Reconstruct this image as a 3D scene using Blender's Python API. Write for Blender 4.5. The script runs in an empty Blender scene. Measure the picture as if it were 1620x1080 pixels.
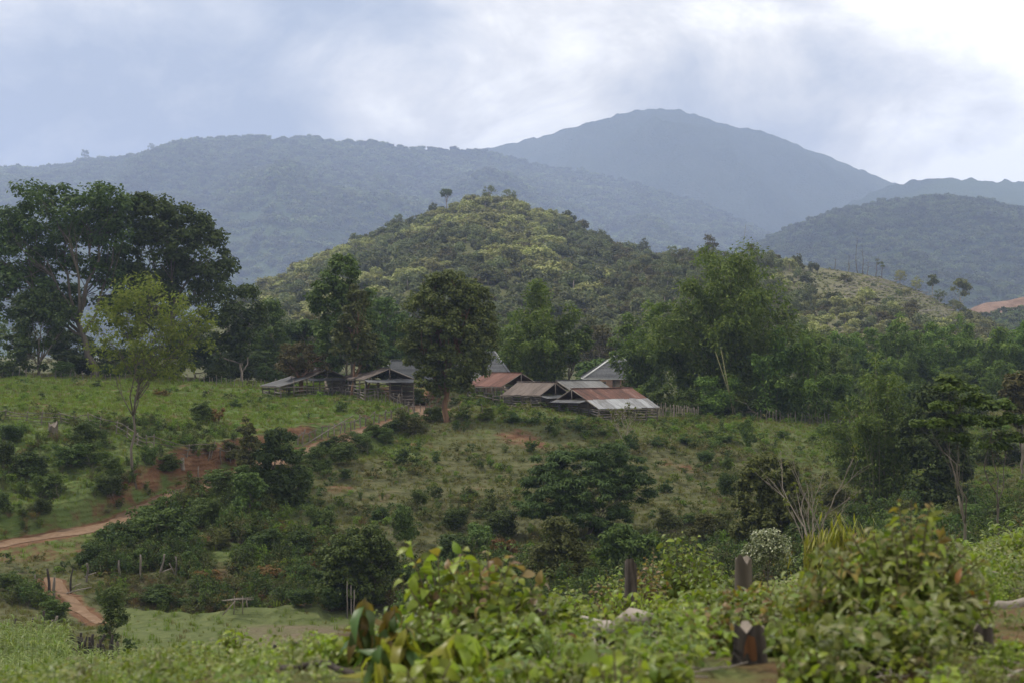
import bpy, math, random
import numpy as np
from mathutils import Vector, Matrix

# ------------------------------------------------------------------ camera, sky, sun, exposure
SC = bpy.context.scene
COL = SC.collection
F = 2475.0      # focal length in pixels of the 1620 px wide photograph (55 mm lens)
HY = 560.0      # height of the eye-level line in the photograph

cam_d = bpy.data.cameras.new('camera')
cam = bpy.data.objects.new('camera', cam_d)
COL.objects.link(cam)
SC.camera = cam
cam_d.lens = 55.0
cam_d.sensor_width = 36.0
cam_d.shift_y = (HY - 540.0) / 1620.0
cam_d.clip_start = 0.1
cam_d.clip_end = 30000.0
cam.location = (0, 0, 0)
cam.rotation_euler = (math.radians(90), 0, 0)
cam_d.dof.use_dof = True
cam_d.dof.focus_distance = 140.0
cam_d.dof.aperture_fstop = 3.0

TO_SUN = Vector((-0.68, 0.20, 0.76)).normalized()
sun_d = bpy.data.lights.new('sun', 'SUN')
sun = bpy.data.objects.new('sun', sun_d)
COL.objects.link(sun)
sun_d.energy = 5.0
sun_d.angle = math.radians(1.2)
sun_d.color = (1.0, 0.94, 0.83)
sun.rotation_euler = (-TO_SUN).to_track_quat('-Z', 'Y').to_euler()

world = bpy.data.worlds.new('World')
SC.world = world
world.use_nodes = True
nt = world.node_tree
nt.nodes.clear()
N = nt.nodes.new
out = N('ShaderNodeOutputWorld')
bg = N('ShaderNodeBackground')
bg.inputs['Strength'].default_value = 0.1
sky = N('ShaderNodeTexSky')
sky.sky_type = 'NISHITA'
sky.sun_disc = False
sky.sun_elevation = math.asin(TO_SUN.z)
sky.sun_rotation = math.atan2(TO_SUN.x, TO_SUN.y)
sky.altitude = 600
tc = N('ShaderNodeTexCoord')
mp = N('ShaderNodeMapping')
mp.inputs['Scale'].default_value = (1.0, 1.0, 1.55)
mp.inputs['Location'].default_value = (0.9, 0.3, 0.4)
n1 = N('ShaderNodeTexNoise')
n1.inputs['Scale'].default_value = 3.6
n1.inputs['Detail'].default_value = 7.0
n1.inputs['Roughness'].default_value = 0.5
n1.inputs['Distortion'].default_value = 0.25
n2 = N('ShaderNodeTexNoise')
n2.inputs['Scale'].default_value = 9.0
n2.inputs['Detail'].default_value = 8.0
n2.inputs['Roughness'].default_value = 0.62
n2.inputs['Distortion'].default_value = 0.4
mx = N('ShaderNodeMath'); mx.operation = 'MULTIPLY_ADD'
mx.inputs[1].default_value = 0.44
L = nt.links.new
L(tc.outputs['Generated'], mp.inputs['Vector'])
L(mp.outputs['Vector'], n1.inputs['Vector'])
L(mp.outputs['Vector'], n2.inputs['Vector'])
L(n2.outputs['Fac'], mx.inputs[0])
L(n1.outputs['Fac'], mx.inputs[2])
rp = N('ShaderNodeValToRGB')
e = rp.color_ramp.elements
e[0].position = 0.57; e[0].color = (0.34, 0.38, 0.43, 1)
e[1].position = 0.88; e[1].color = (1.42, 1.36, 1.2, 1)
a = e.new(0.68); a.color = (0.57, 0.58, 0.58, 1)
a = e.new(0.775); a.color = (0.90, 0.86, 0.78, 1)
sx = N('ShaderNodeSeparateXYZ'); L(tc.outputs['Generated'], sx.inputs[0])
mb_ = N('ShaderNodeMath'); mb_.operation = 'MULTIPLY_ADD'; mb_.inputs[1].default_value = 0.30   # thicker cloud towards the left
L(sx.outputs['X'], mb_.inputs[0]); L(mx.outputs[0], mb_.inputs[2])
L(mb_.outputs[0], rp.inputs['Fac'])
vm = N('ShaderNodeVectorMath'); vm.operation = 'SCALE'
vm.inputs['Scale'].default_value = 13.2
L(rp.outputs['Color'], vm.inputs[0])
mc = N('ShaderNodeMix'); mc.data_type = 'RGBA'
mc.inputs['Factor'].default_value = 0.95
L(sky.outputs['Color'], mc.inputs['A'])
L(vm.outputs['Vector'], mc.inputs['B'])
L(mc.outputs['Result'], bg.inputs['Color'])
L(bg.outputs['Background'], out.inputs['Surface'])

SC.view_settings.view_transform = 'Standard'
SC.view_settings.look = 'None'
SC.view_settings.exposure = 0.12
SC.view_settings.gamma = 1.0
SC.view_settings.use_curve_mapping = False
SC.cycles.max_bounces = 6
SC.cycles.diffuse_bounces = 3
SC.cycles.transmission_bounces = 3
SC.cycles.transparent_max_bounces = 6
SC.cycles.volume_bounces = 2
SC.cycles.use_denoising = True

# ------------------------------------------------------------------ helpers
def P(px, py, d):
    return Vector(((px - 810.0) / F * d, d, (HY - py) / F * d))

def sm(a, b, x):
    t = np.clip((np.asarray(x, float) - a) / (b - a), 0, 1)
    return t * t * (3 - 2 * t)

def _hash(i, j, s):
    v = np.sin(i * 127.1 + j * 311.7 + s * 74.7) * 43758.5453
    return v - np.floor(v)

def vnoise(x, y, s=0):
    x = np.asarray(x, float); y = np.asarray(y, float)
    i = np.floor(x); j = np.floor(y)
    fx = x - i; fy = y - j
    fx = fx * fx * (3 - 2 * fx); fy = fy * fy * (3 - 2 * fy)
    a = _hash(i, j, s); b = _hash(i + 1, j, s); c = _hash(i, j + 1, s); d = _hash(i + 1, j + 1, s)
    return (a + (b - a) * fx) * (1 - fy) + (c + (d - c) * fx) * fy

def fbm(x, y, s=0, o=4, g=0.5):
    r = 0; am = 1; t = 0
    for k in range(o):
        r = r + am * (vnoise(x, y, s + k * 3.1) - 0.5); t += am
        x = x * 2.03 + 5.2; y = y * 2.03 + 1.7; am *= g
    return r / t * 2

class MB:
    """collects vertices and polygons, then becomes one mesh"""
    def __init__(s):
        s.v = []; s.f = []; s.m = []; s.n = 0
    def add(s, V, Fc, mi=0):
        V = np.asarray(V, float).reshape(-1, 3); Fc = np.asarray(Fc, int)
        s.v.append(V); s.f.append(Fc + s.n); s.m.append(np.full(len(Fc), mi)); s.n += len(V)
    def box(s, c, size, R=None, mi=0):
        h = np.array(size, float) / 2
        V = np.array([[x, y, z] for z in (-1, 1) for y in (-1, 1) for x in (-1, 1)], float) * h
        if R is not None: V = V @ np.array(R).T
        s.add(V + np.array(c, float), [[0, 2, 3, 1], [4, 5, 7, 6], [0, 1, 5, 4], [2, 6, 7, 3], [0, 4, 6, 2], [1, 3, 7, 5]], mi)
    def bar(s, a, b, w, h, mi=0):
        a = Vector(a); b = Vector(b); d = b - a
        q = d.to_track_quat('X', 'Z').to_matrix()
        s.box((a + b) / 2, (d.length, w, h), q, mi)
    def tube(s, pts, rad, n=6, mi=0, caps=True):
        pts = np.asarray(pts, float); k = len(pts)
        rad = np.broadcast_to(np.asarray(rad, float), (k,))
        t = np.gradient(pts, axis=0); t /= np.linalg.norm(t, axis=1)[:, None] + 1e-9
        ref = np.array([0.31, 0.95, 0.1]) if abs(t[0, 2]) > 0.7 else np.array([0., 0., 1.])
        u = np.cross(t, ref); u /= np.linalg.norm(u, axis=1)[:, None] + 1e-9
        w = np.cross(t, u)
        an = np.arange(n) / n * 2 * math.pi
        V = pts[:, None, :] + rad[:, None, None] * (np.cos(an)[None, :, None] * u[:, None, :] + np.sin(an)[None, :, None] * w[:, None, :])
        V = V.reshape(-1, 3)
        i = np.arange(k - 1)[:, None] * n; j = np.arange(n)[None, :]; j2 = (j + 1) % n
        Q = np.stack([i + j, i + j2, i + n + j2, i + n + j], -1).reshape(-1, 4)
        s.add(V, Q, mi)
        if caps:
            s.n -= len(V)
            s.f.append(np.arange(n)[::-1][None, :] + s.n); s.m.append(np.array([mi]))
            s.f.append((np.arange(n) + (k - 1) * n)[None, :] + s.n); s.m.append(np.array([mi]))
            s.n += len(V)
    def mesh(s, name, mats, smooth=False):
        me = bpy.data.meshes.new(name)
        V = np.concatenate(s.v); me.vertices.add(len(V)); me.vertices.foreach_set('co', V.ravel())
        cnt = np.concatenate([np.full(len(f), f.shape[1]) for f in s.f])
        lv = np.concatenate([f.ravel() for f in s.f])
        me.loops.add(len(lv)); me.loops.foreach_set('vertex_index', lv)
        me.polygons.add(len(cnt))
        st = np.zeros(len(cnt), int); st[1:] = np.cumsum(cnt)[:-1]
        me.polygons.foreach_set('loop_start', st); me.polygons.foreach_set('loop_total', cnt)
        me.polygons.foreach_set('material_index', np.concatenate(s.m))
        if smooth: me.polygons.foreach_set('use_smooth', np.ones(len(cnt), bool))
        for m in (mats if isinstance(mats, (list, tuple)) else [mats]): me.materials.append(m)
        me.update(calc_edges=True)
        return me
    def build(s, name, mats, parent=None, smooth=False, loc=None):
        return link(name, s.mesh(name, mats, smooth), parent, loc)

def link(name, data, parent=None, loc=None):
    o = bpy.data.objects.new(name, data)
    COL.objects.link(o)
    if parent is not None: o.parent = parent
    if loc is not None: o.location = loc
    return o

def tag(o, label=None, cat=None, group=None, kind=None):
    if label: o['label'] = label
    if cat: o['category'] = cat
    if group: o['group'] = group
    if kind: o['kind'] = kind
    return o

def thing(name, loc, label, cat, group=None, rz=0.0):
    o = link(name, None, None, loc)
    o.rotation_euler = (0, 0, rz)
    o.empty_display_size = 0.2
    return tag(o, label, cat, group)

# ------------------------------------------------------------------ materials
def newmat(name):
    m = bpy.data.materials.new(name); m.use_nodes = True
    t = m.node_tree
    b = t.nodes['Principled BSDF']
    return m, t, b

def ramp(t, fac, stops):
    r = t.nodes.new('ShaderNodeValToRGB')
    el = r.color_ramp.elements
    while len(el) > 1: el.remove(el[-1])
    el[0].position = stops[0][0]; el[0].color = (*stops[0][1], 1)
    for p, c in stops[1:]:
        x = el.new(p); x.color = (*c, 1)
    t.links.new(fac, r.inputs['Fac'])
    return r.outputs['Color']

def noise(t, vec, scale, detail=4, rough=0.55, dist=0.0):
    n = t.nodes.new('ShaderNodeTexNoise')
    n.inputs['Scale'].default_value = scale; n.inputs['Detail'].default_value = detail
    n.inputs['Roughness'].default_value = rough; n.inputs['Distortion'].default_value = dist
    if vec is not None: t.links.new(vec, n.inputs['Vector'])
    return n.outputs['Fac']

def mixc(t, fac, a, b, mode='MIX'):
    m = t.nodes.new('ShaderNodeMix'); m.data_type = 'RGBA'; m.blend_type = mode
    for k, v in (('Factor', fac), ('A', a), ('B', b)):
        if isinstance(v, (int, float)): m.inputs[k].default_value = v
        elif isinstance(v, tuple): m.inputs[k].default_value = (*v, 1)
        else: t.links.new(v, m.inputs[k])
    return m.outputs['Result']

def mathn(t, op, a, b=None, c=None):
    m = t.nodes.new('ShaderNodeMath'); m.operation = op
    for i, v in enumerate((a, b, c)):
        if v is None: continue
        if isinstance(v, (int, float)): m.inputs[i].default_value = v
        else: t.links.new(v, m.inputs[i])
    return m.outputs[0]

def leaf_mat(name, cols, trans=0.22, rough=0.65, spec=0.14, objvar=0.35, pscale=0.35, pamp=0.7):
    """foliage: every leaf picks its own green, every tree shifts the whole a little"""
    m, t, b = newmat(name)
    cols = [(r_ * 1.12, g_ * 1.06, b_ * 0.78) for r_, g_, b_ in cols]
    g = t.nodes.new('ShaderNodeNewGeometry')
    k = len(cols)
    c = ramp(t, g.outputs['Random Per Island'], [(i / max(1, k - 1), col) for i, col in enumerate(cols)])
    oi = t.nodes.new('ShaderNodeObjectInfo')
    v = mathn(t, 'MULTIPLY_ADD', oi.outputs['Random'], objvar, 1 - objvar / 2)
    pn = noise(t, g.outputs['Position'], pscale, 3)
    v2 = mathn(t, 'MULTIPLY', v, mathn(t, 'MULTIPLY_ADD', pn, pamp, 1 - pamp / 2))
    hs = t.nodes.new('ShaderNodeHueSaturation')
    hs.inputs['Hue'].default_value = 0.5
    t.links.new(mathn(t, 'MULTIPLY_ADD', oi.outputs['Random'], 0.03, 0.485), hs.inputs['Hue'])
    t.links.new(v2, hs.inputs['Value'])
    t.links.new(c, hs.inputs['Color'])
    c = hs.outputs['Color']
    t.links.new(c, b.inputs['Base Color'])
    b.inputs['Roughness'].default_value = rough
    b.inputs['Specular IOR Level'].default_value = spec
    tr = t.nodes.new('ShaderNodeBsdfTranslucent')
    tcol = mixc(t, 0.5, c, (0.20, 0.24, 0.03))
    t.links.new(mixc(t, 1.0, c, (1.1, 1.25, 0.6), 'MULTIPLY'), tr.inputs['Color'])
    ms = t.nodes.new('ShaderNodeMixShader'); ms.inputs['Fac'].default_value = trans
    t.links.new(b.outputs[0], ms.inputs[1]); t.links.new(tr.outputs[0], ms.inputs[2])
    t.links.new(ms.outputs[0], t.nodes['Material Output'].inputs['Surface'])
    return m

def plain_mat(name, c1, c2, scale=3.0, rough=0.85, stretch=(1, 1, 1), bump=0.3, spec=0.2, metal=0.0, objvar=0.25):
    m, t, b = newmat(name)
    co = t.nodes.new('ShaderNodeTexCoord'); mpn = t.nodes.new('ShaderNodeMapping')
    mpn.inputs['Scale'].default_value = stretch
    t.links.new(co.outputs['Object'], mpn.inputs['Vector'])
    n = noise(t, mpn.outputs['Vector'], scale, 6, 0.65, 0.4)
    c = ramp(t, n, [(0.3, c1), (0.7, c2)])
    oi = t.nodes.new('ShaderNodeObjectInfo')
    hs = t.nodes.new('ShaderNodeHueSaturation')
    t.links.new(mathn(t, 'MULTIPLY_ADD', oi.outputs['Random'], objvar * 2, 1 - objvar), hs.inputs['Value'])
    t.links.new(c, hs.inputs['Color'])
    t.links.new(hs.outputs['Color'], b.inputs['Base Color'])
    b.inputs['Roughness'].default_value = rough
    b.inputs['Specular IOR Level'].default_value = spec
    b.inputs['Metallic'].default_value = metal
    if bump:
        bp = t.nodes.new('ShaderNodeBump'); bp.inputs['Strength'].default_value = bump
        bp.inputs['Distance'].default_value = 0.03
        t.links.new(n, bp.inputs['Height']); t.links.new(bp.outputs[0], b.inputs['Normal'])
    return m

# foliage colours are albedos
M = {}
M['fig'] = leaf_mat('fig_leaf', [(0.030, 0.052, 0.016), (0.045, 0.075, 0.022), (0.070, 0.105, 0.030)])
M['dark'] = leaf_mat('dark_leaf', [(0.027, 0.048, 0.016), (0.042, 0.068, 0.021), (0.064, 0.094, 0.028)])
M['lime'] = leaf_mat('lime_leaf', [(0.080, 0.100, 0.028), (0.112, 0.130, 0.036), (0.145, 0.156, 0.052)], trans=0.4)
M['olive'] = leaf_mat('olive_leaf', [(0.050, 0.062, 0.022), (0.075, 0.088, 0.030), (0.100, 0.108, 0.042)])
M['brown'] = leaf_mat('brownish_leaf', [(0.055, 0.058, 0.026), (0.080, 0.076, 0.036), (0.100, 0.088, 0.045)])
M['bamboo'] = leaf_mat('bamboo_leaf', [(0.056, 0.098, 0.026), (0.092, 0.146, 0.036), (0.140, 0.200, 0.052)], trans=0.32)
M['acacia'] = leaf_mat('acacia_leaf', [(0.032, 0.058, 0.020), (0.046, 0.078, 0.026), (0.066, 0.102, 0.034)])
M['mid'] = leaf_mat('mid_leaf', [(0.040, 0.070, 0.020), (0.062, 0.098, 0.028), (0.090, 0.128, 0.036)])
M['fresh'] = leaf_mat('fresh_leaf', [(0.070, 0.115, 0.024), (0.110, 0.165, 0.034), (0.150, 0.205, 0.048)], trans=0.4)
M['pale'] = leaf_mat('pale_leaf', [(0.10, 0.13, 0.06), (0.15, 0.18, 0.09), (0.42, 0.44, 0.38)], trans=0.25, spec=0.5, rough=0.35)
M['russet'] = leaf_mat('russet_leaf', [(0.10, 0.07, 0.03), (0.16, 0.08, 0.035), (0.09, 0.10, 0.03)])
M['grass'] = leaf_mat('grass_blade', [(0.075, 0.100, 0.030), (0.105, 0.130, 0.038), (0.14, 0.145, 0.06)], trans=0.3)
M['drygrass'] = leaf_mat('dry_grass_blade', [(0.085, 0.090, 0.038), (0.120, 0.115, 0.055), (0.160, 0.140, 0.075)], trans=0.25)
M['lushgrass'] = leaf_mat('lush_grass_blade', [(0.075, 0.122, 0.028), (0.108, 0.162, 0.036), (0.150, 0.195, 0.055)], trans=0.4)
M['maize'] = leaf_mat('maize_leaf', [(0.115, 0.165, 0.036), (0.160, 0.215, 0.050), (0.24, 0.27, 0.10)], trans=0.4, rough=0.4, spec=0.4)
M['hill_lit'] = leaf_mat('hill_canopy_yellow_lit', [(0.145, 0.162, 0.072), (0.185, 0.196, 0.092), (0.235, 0.232, 0.122)], objvar=0.8, pscale=0.05, pamp=1.0)  # yellow-green bushes; the colour also stands in for sunlit parts of the hill
M['hill_dark'] = leaf_mat('hill_canopy_dark_shaded', [(0.066, 0.085, 0.044), (0.090, 0.106, 0.056), (0.122, 0.130, 0.074)], objvar=0.8, pscale=0.05, pamp=1.0)  # darker forest; the colour also stands in for shaded parts of the hill
M['far'] = leaf_mat('far_canopy', [(0.060, 0.082, 0.034), (0.085, 0.108, 0.042), (0.118, 0.132, 0.054)], objvar=0.9, pscale=0.006, pamp=1.5)
M['bark'] = plain_mat('bark', (0.075, 0.060, 0.045), (0.16, 0.135, 0.105), 4, stretch=(1, 1, 0.25))
M['palebark'] = plain_mat('pale_bark', (0.17, 0.14, 0.11), (0.30, 0.25, 0.20), 4, stretch=(1, 1, 0.3))
M['redbark'] = plain_mat('red_bark', (0.13, 0.070, 0.040), (0.24, 0.14, 0.085), 4, stretch=(1, 1, 0.3))
M['culm'] = plain_mat('bamboo_culm', (0.13, 0.13, 0.06), (0.22, 0.20, 0.10), 4, stretch=(1, 1, 0.3))
M['post'] = plain_mat('weathered_post', (0.055, 0.045, 0.036), (0.22, 0.19, 0.155), 12, stretch=(1, 1, 0.12), bump=.8)
M['darkpost'] = plain_mat('burnt_post', (0.020, 0.016, 0.013), (0.060, 0.048, 0.038), 6, stretch=(1, 1, 0.2))
M['rail'] = plain_mat('weathered_rail', (0.12, 0.10, 0.083), (0.26, 0.225, 0.19), 5, stretch=(0.2, 1, 1))
M['plank'] = plain_mat('shed_plank', (0.13, 0.105, 0.085), (0.26, 0.22, 0.18), 5, stretch=(0.2, 1, 1))

# ------------------------------------------------------------------ the lie of the land
CP = [  # (px, py, distance) of ground seen or inferred in the photograph
 # field on the left and its far edge
 (-250,600,185),(0,599,185),(200,603,185),(320,607,183),(420,613,180),(550,632,168),(640,648,158),(705,665,150),
 (200,640,158),(400,658,150),(-150,640,158),(480,688,143),(0,668,140),(-150,665,140),(100,672,138),(190,690,134),(250,713,131),(330,733,129.5),
 # bank below the field, road and the foot of the slope
 (0,702,134),(-150,700,134),(100,740,128),(210,766,124),(0,780,121.5),(-150,790,121.5),(0,832,117.3),(-150,850,115),
 (0,861,114),(100,843,117),(190,826,120),(300,774,126.5),(370,752,130.5),(480,714,138),(550,693,144),(610,672,150),(660,656,155),
 (60,895,109),(150,928,104),(300,905,108),(250,880,110.5),(400,870,112),(380,962,102.5),(150,968,99),(-100,940,102),
 (200,1000,93),(400,988,95.5),(550,998,94),(350,1036,86),(80,1000,92),
 # slope below the cattle sheds
 (600,974,98),(740,940,101),(890,938,100),(1050,922,100),(1250,900,98),(1400,890,98),(1600,880,95),
 (700,850,117),(850,832,120),(560,800,122),(560,740,132),(640,700,142),(700,760,132),(800,700,143),(900,718,140),(1000,685,149),(950,662,156),(860,648,160),(780,645,160),
 (1000,800,124),(1100,800,125),(1100,720,142),(1200,684,158),(1300,662,172),(1150,660,172),(1230,655,178),(1330,655,180),(1350,722,150),(1450,692,165),(1600,720,158),(1620,690,175),(1400,800,127),(1600,800,118),
 # camera hill
 (810,1100,8),(300,1110,8),(1300,1080,8.6),(1560,1060,8.6),(1620,950,13),(1620,885,22),(1620,862,34),(1400,940,28),
 (400,1085,20),(800,1050,20),(1000,1000,25),(1250,960,27),(300,1090,40),(700,1060,40),(1000,1010,40),(1300,960,42),(1600,890,48),
 (-200,1090,60),(200,1085,60),(600,1065,60),(1000,1000,62),(1400,930,65),(1620,880,68),(0,1052,80),(300,1055,80),(600,1042,80),(900,1000,80),(1300,930,80),
 # behind the belt of trees
 (-200,605,230),(200,600,230),(600,612,230),(1000,625,230),(1400,635,225),(1650,640,225),
 (-300,585,330),(200,580,330),(800,580,330),(1300,590,330),(1700,600,330),(-300,570,460),(800,568,460),(1700,575,460),
]
CX = [P(*c) for c in CP] + [Vector(v) for v in ((-20, -20, 0.5), (0, -20, 0.8), (20, -20, 1.5), (0, 0, -1.65), (10, 2, -1.2), (-12, 2, -2.2), (6, 6, -1.75))]
cx = np.array([v[:] for v in CX])
def _tps(r2): return 0.5 * r2 * np.log(r2 + 1e-9)
_n = len(cx); _A = np.zeros((_n + 3, _n + 3))
_d2 = ((cx[:, None, :2] - cx[None, :, :2]) ** 2).sum(-1)
_A[:_n, :_n] = _tps(_d2) + np.eye(_n) * 12.0
_A[:_n, _n] = 1; _A[:_n, _n + 1:] = cx[:, :2]; _A[_n, :_n] = 1; _A[_n + 1:, :_n] = cx[:, :2].T
_w = np.linalg.solve(_A, np.concatenate([cx[:, 2], np.zeros(3)]))

ROAD = np.array([P(*c)[:] for c in ((-260, 915, 106), (-120, 885, 110.5), (0, 861, 114), (100, 843, 117), (190, 826, 120), (300, 774, 126.5), (370, 752, 130.5), (430, 732, 134.5), (480, 714, 138), (550, 693, 144), (610, 672, 150), (662, 657, 155), (690, 648, 161), (640, 640, 172))])
TRACK = np.array([P(*c)[:] for c in ((74, 918, 106), (88, 933, 103.8), (112, 948, 101.5), (135, 968, 98.5), (160, 990, 95))])

def polydist(x, y, line):
    best = np.full(x.shape, 1e9); z = np.zeros(x.shape)
    for a, b in zip(line[:-1], line[1:]):
        d = b[:2] - a[:2]; l2 = (d ** 2).sum()
        t = np.clip(((x - a[0]) * d[0] + (y - a[1]) * d[1]) / l2, 0, 1)
        r = np.hypot(x - a[0] - t * d[0], y - a[1] - t * d[1])
        k = r < best
        best = np.where(k, r, best); z = np.where(k, a[2] + t * (b[2] - a[2]), z)
    return best, z

def paddy_mask(x, y):
    u = x / np.maximum(y, 1) * F + 810
    m = sm(165, 200, u) * (1 - sm(560, 640, u)) * sm(82.5, 84.5, y)
    top = 99.0 + 1.2 * np.sin(u * 0.012)
    return m * (1 - sm(top - 0.4, top + 0.5, y))

def H(x, y, fine=True):
    x = np.atleast_1d(np.asarray(x, float)); y = np.atleast_1d(np.asarray(y, float))
    sh = x.shape; xf = x.ravel(); yf = y.ravel()
    z = np.empty(len(xf))
    for i in range(0, len(xf), 20000):
        X = xf[i:i + 20000]; Y = np.minimum(yf[i:i + 20000], 470.0)
        Xc = np.clip(X, -170, 170)
        r2 = (Xc[:, None] - cx[None, :, 0]) ** 2 + (Y[:, None] - cx[None, :, 1]) ** 2
        z[i:i + 20000] = _tps(r2) @ _w[:_n] + _w[_n] + Xc * _w[_n + 1] + Y * _w[_n + 2]
    z = z.reshape(sh)
    z = np.where(y > 470, -3.0 + (z + 3.0) * np.exp(-(y - 470) / 200.0), z)
    far = sm(30, 70, y)
    if fine:
        slope = far * (1 - sm(210, 260, y))
        # hummocks, gullies, cattle-trodden ledges
        z = z + slope * (0.55 * fbm(x / 9.0, y / 9.0, 3, 4) + 0.16 * fbm(x / 1.6, y / 1.6, 9, 3))
        lg = z * 1.7 + 0.9 * fbm(x / 7.0, y / 7.0, 21, 3)
        z = z + slope * 0.13 * (1 - sm(136, 150, y) * 0.6) * np.sin(lg * 2 * math.pi)
        z = z + (1 - far) * 0.10 * fbm(x / 1.2, y / 1.2, 5, 3)
        # gully cut by water under the left bank
        u = x / np.maximum(y, 1) * F + 810
        z = z - slope * 0.8 * np.exp(-((u - 60 - 8 * np.sin(y)) / 50.0) ** 2) * sm(119, 123, y) * (1 - sm(128, 132, y))
    pm = paddy_mask(x, y)
    z = z * (1 - pm) + (-16.45 + 0.03 * fbm(x / 1.5, y / 1.5, 4, 3)) * pm
    # low field bank in the paddy and its hollow
    u = x / np.maximum(y, 1) * F + 810
    z = z + pm * 0.5 * sm(330, 370, u) * (1 - sm(500, 520, u)) * sm(95.6, 96.6, y)
    z = z + pm * 0.32 * np.exp(-((y - (98.6 + 1.2 * np.sin(u * 0.012))) / 0.45) ** 2)
    rd, rz = polydist(x, y, ROAD)
    k = 1 - sm(1.7, 3.6, rd)
    z = z * (1 - k) + (rz - 0.05) * k
    # the bank above the road was cut back: steepen it
    up = sm(1.9, 2.6, rd) * (1 - sm(3.4, 6.5, rd)) * sm(0.1, 0.8, z - rz)
    z = z + up * 0.75
    dn = sm(1.75, 2.3, rd) * (1 - sm(2.9, 4.2, rd)) * sm(-0.02, -0.25, z - rz) * sm(118, 121, y)
    z = z + dn * 0.45
    td, tz = polydist(x, y, TRACK)
    k = (1 - sm(0.8, 2.2, td)) * 0.6
    z = z - k * 0.12
    return z

def ground(px, d):
    """the ground point that stands in column px of the photograph at distance d"""
    x = (px - 810.0) / F * d
    return Vector((x, d, float(H(x, d)[0])))

_TT = np.concatenate([np.arange(6, 60, 0.5), np.arange(60, 260, 0.25)])
def hit(px, py):
    """the first ground point under pixel (px, py)"""
    x = (px - 810.0) / F * _TT; z = (HY - py) / F * _TT
    h = H(x, _TT)
    k = np.nonzero(z <= h)[0]
    d = _TT[k[0]] if len(k) else 150.0
    return ground(px, float(d))

# soil, lushness and stubble of the ground, by place
SOIL = [(280,800,2.6,.85),(350,850,2.4,.8),(520,705,2.6,.9),(330,757,2.6,.9),(430,740,2.2,.8),(820,692,3.5,.75),(845,700,2.2,.7),(650,658,3,.8),(60,880,4,.6),(120,870,3.5,.6),(20,885,4,.55),(600,790,3.5,.45),(540,770,2.6,.6),
        (700,735,3,.4),(760,770,2.5,.5),(1090,740,2.5,.6),(1055,735,1.8,.6),(340,905,3,.55),(400,920,3,.6),(450,950,3,.5),(250,920,3,.35),(850,735,1.5,.6),(500,930,3.5,.5),(300,940,3,.45),(205,960,2,.4)]
SOILX = [(hit(a, b), r, s) for a, b, r, s in SOIL]

def ground_masks(X, Y, Z):
    rd, rz = polydist(X, Y, ROAD); td, tz = polydist(X, Y, TRACK)
    U = X / np.maximum(Y, 1) * F + 810
    up = Z - rz
    soil = (1 - sm(1.5, 2.6, rd)) * 0.9
    soil = np.maximum(soil, (1 - np.clip((rd - 2.0 - 0.7 * sm(121, 125, Y)) / 1.8, 0, 1)) * sm(0.2, 0.9, up) * 0.85)
    soil = np.maximum(soil, (1 - sm(2.5, 5, rd)) * (up < 0.3) * 0.5)
    soil = np.maximum(soil, (1 - sm(0.5, 1.5, td)) * 0.8)
    for c, r, s in SOILX:
        soil = np.maximum(soil, s * np.exp(-((X - c.x) ** 2 + (Y - c.y) ** 2) / (r * r)))
    soil = np.maximum(soil, (1 - sm(25, 34, Y)) * 0.55)
    field = (1 - sm(620, 720, U)) * sm(139, 145, Y + 0.012 * (U - 200)) * (1 - sm(186, 192, Y))
    lush = np.maximum(field * 0.9, (1 - sm(420, 520, U)) * sm(108, 112, Y) * (1 - sm(138, 146, Y)) * 0.75)
    lush = np.maximum(lush, (1 - sm(70, 84, Y)) * 0.6)
    lush = np.maximum(lush, sm(1180, 1300, U) * sm(135, 145, Y) * (1 - sm(175, 190, Y)) * 0.55)
    lush = np.maximum(lush, sm(142, 152, Y) * (1 - sm(170, 180, Y)) * sm(720, 760, U) * 0.45)
    pm = paddy_mask(X, Y)
    lush = np.maximum(lush, pm * 0.85)
    stub = pm * np.maximum(sm(330, 420, U) * (1 - sm(94, 96.5, Y)), 0.25) * (1 - sm(70, 0, Y))
    speck = field
    return soil, lush, stub, speck

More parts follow.
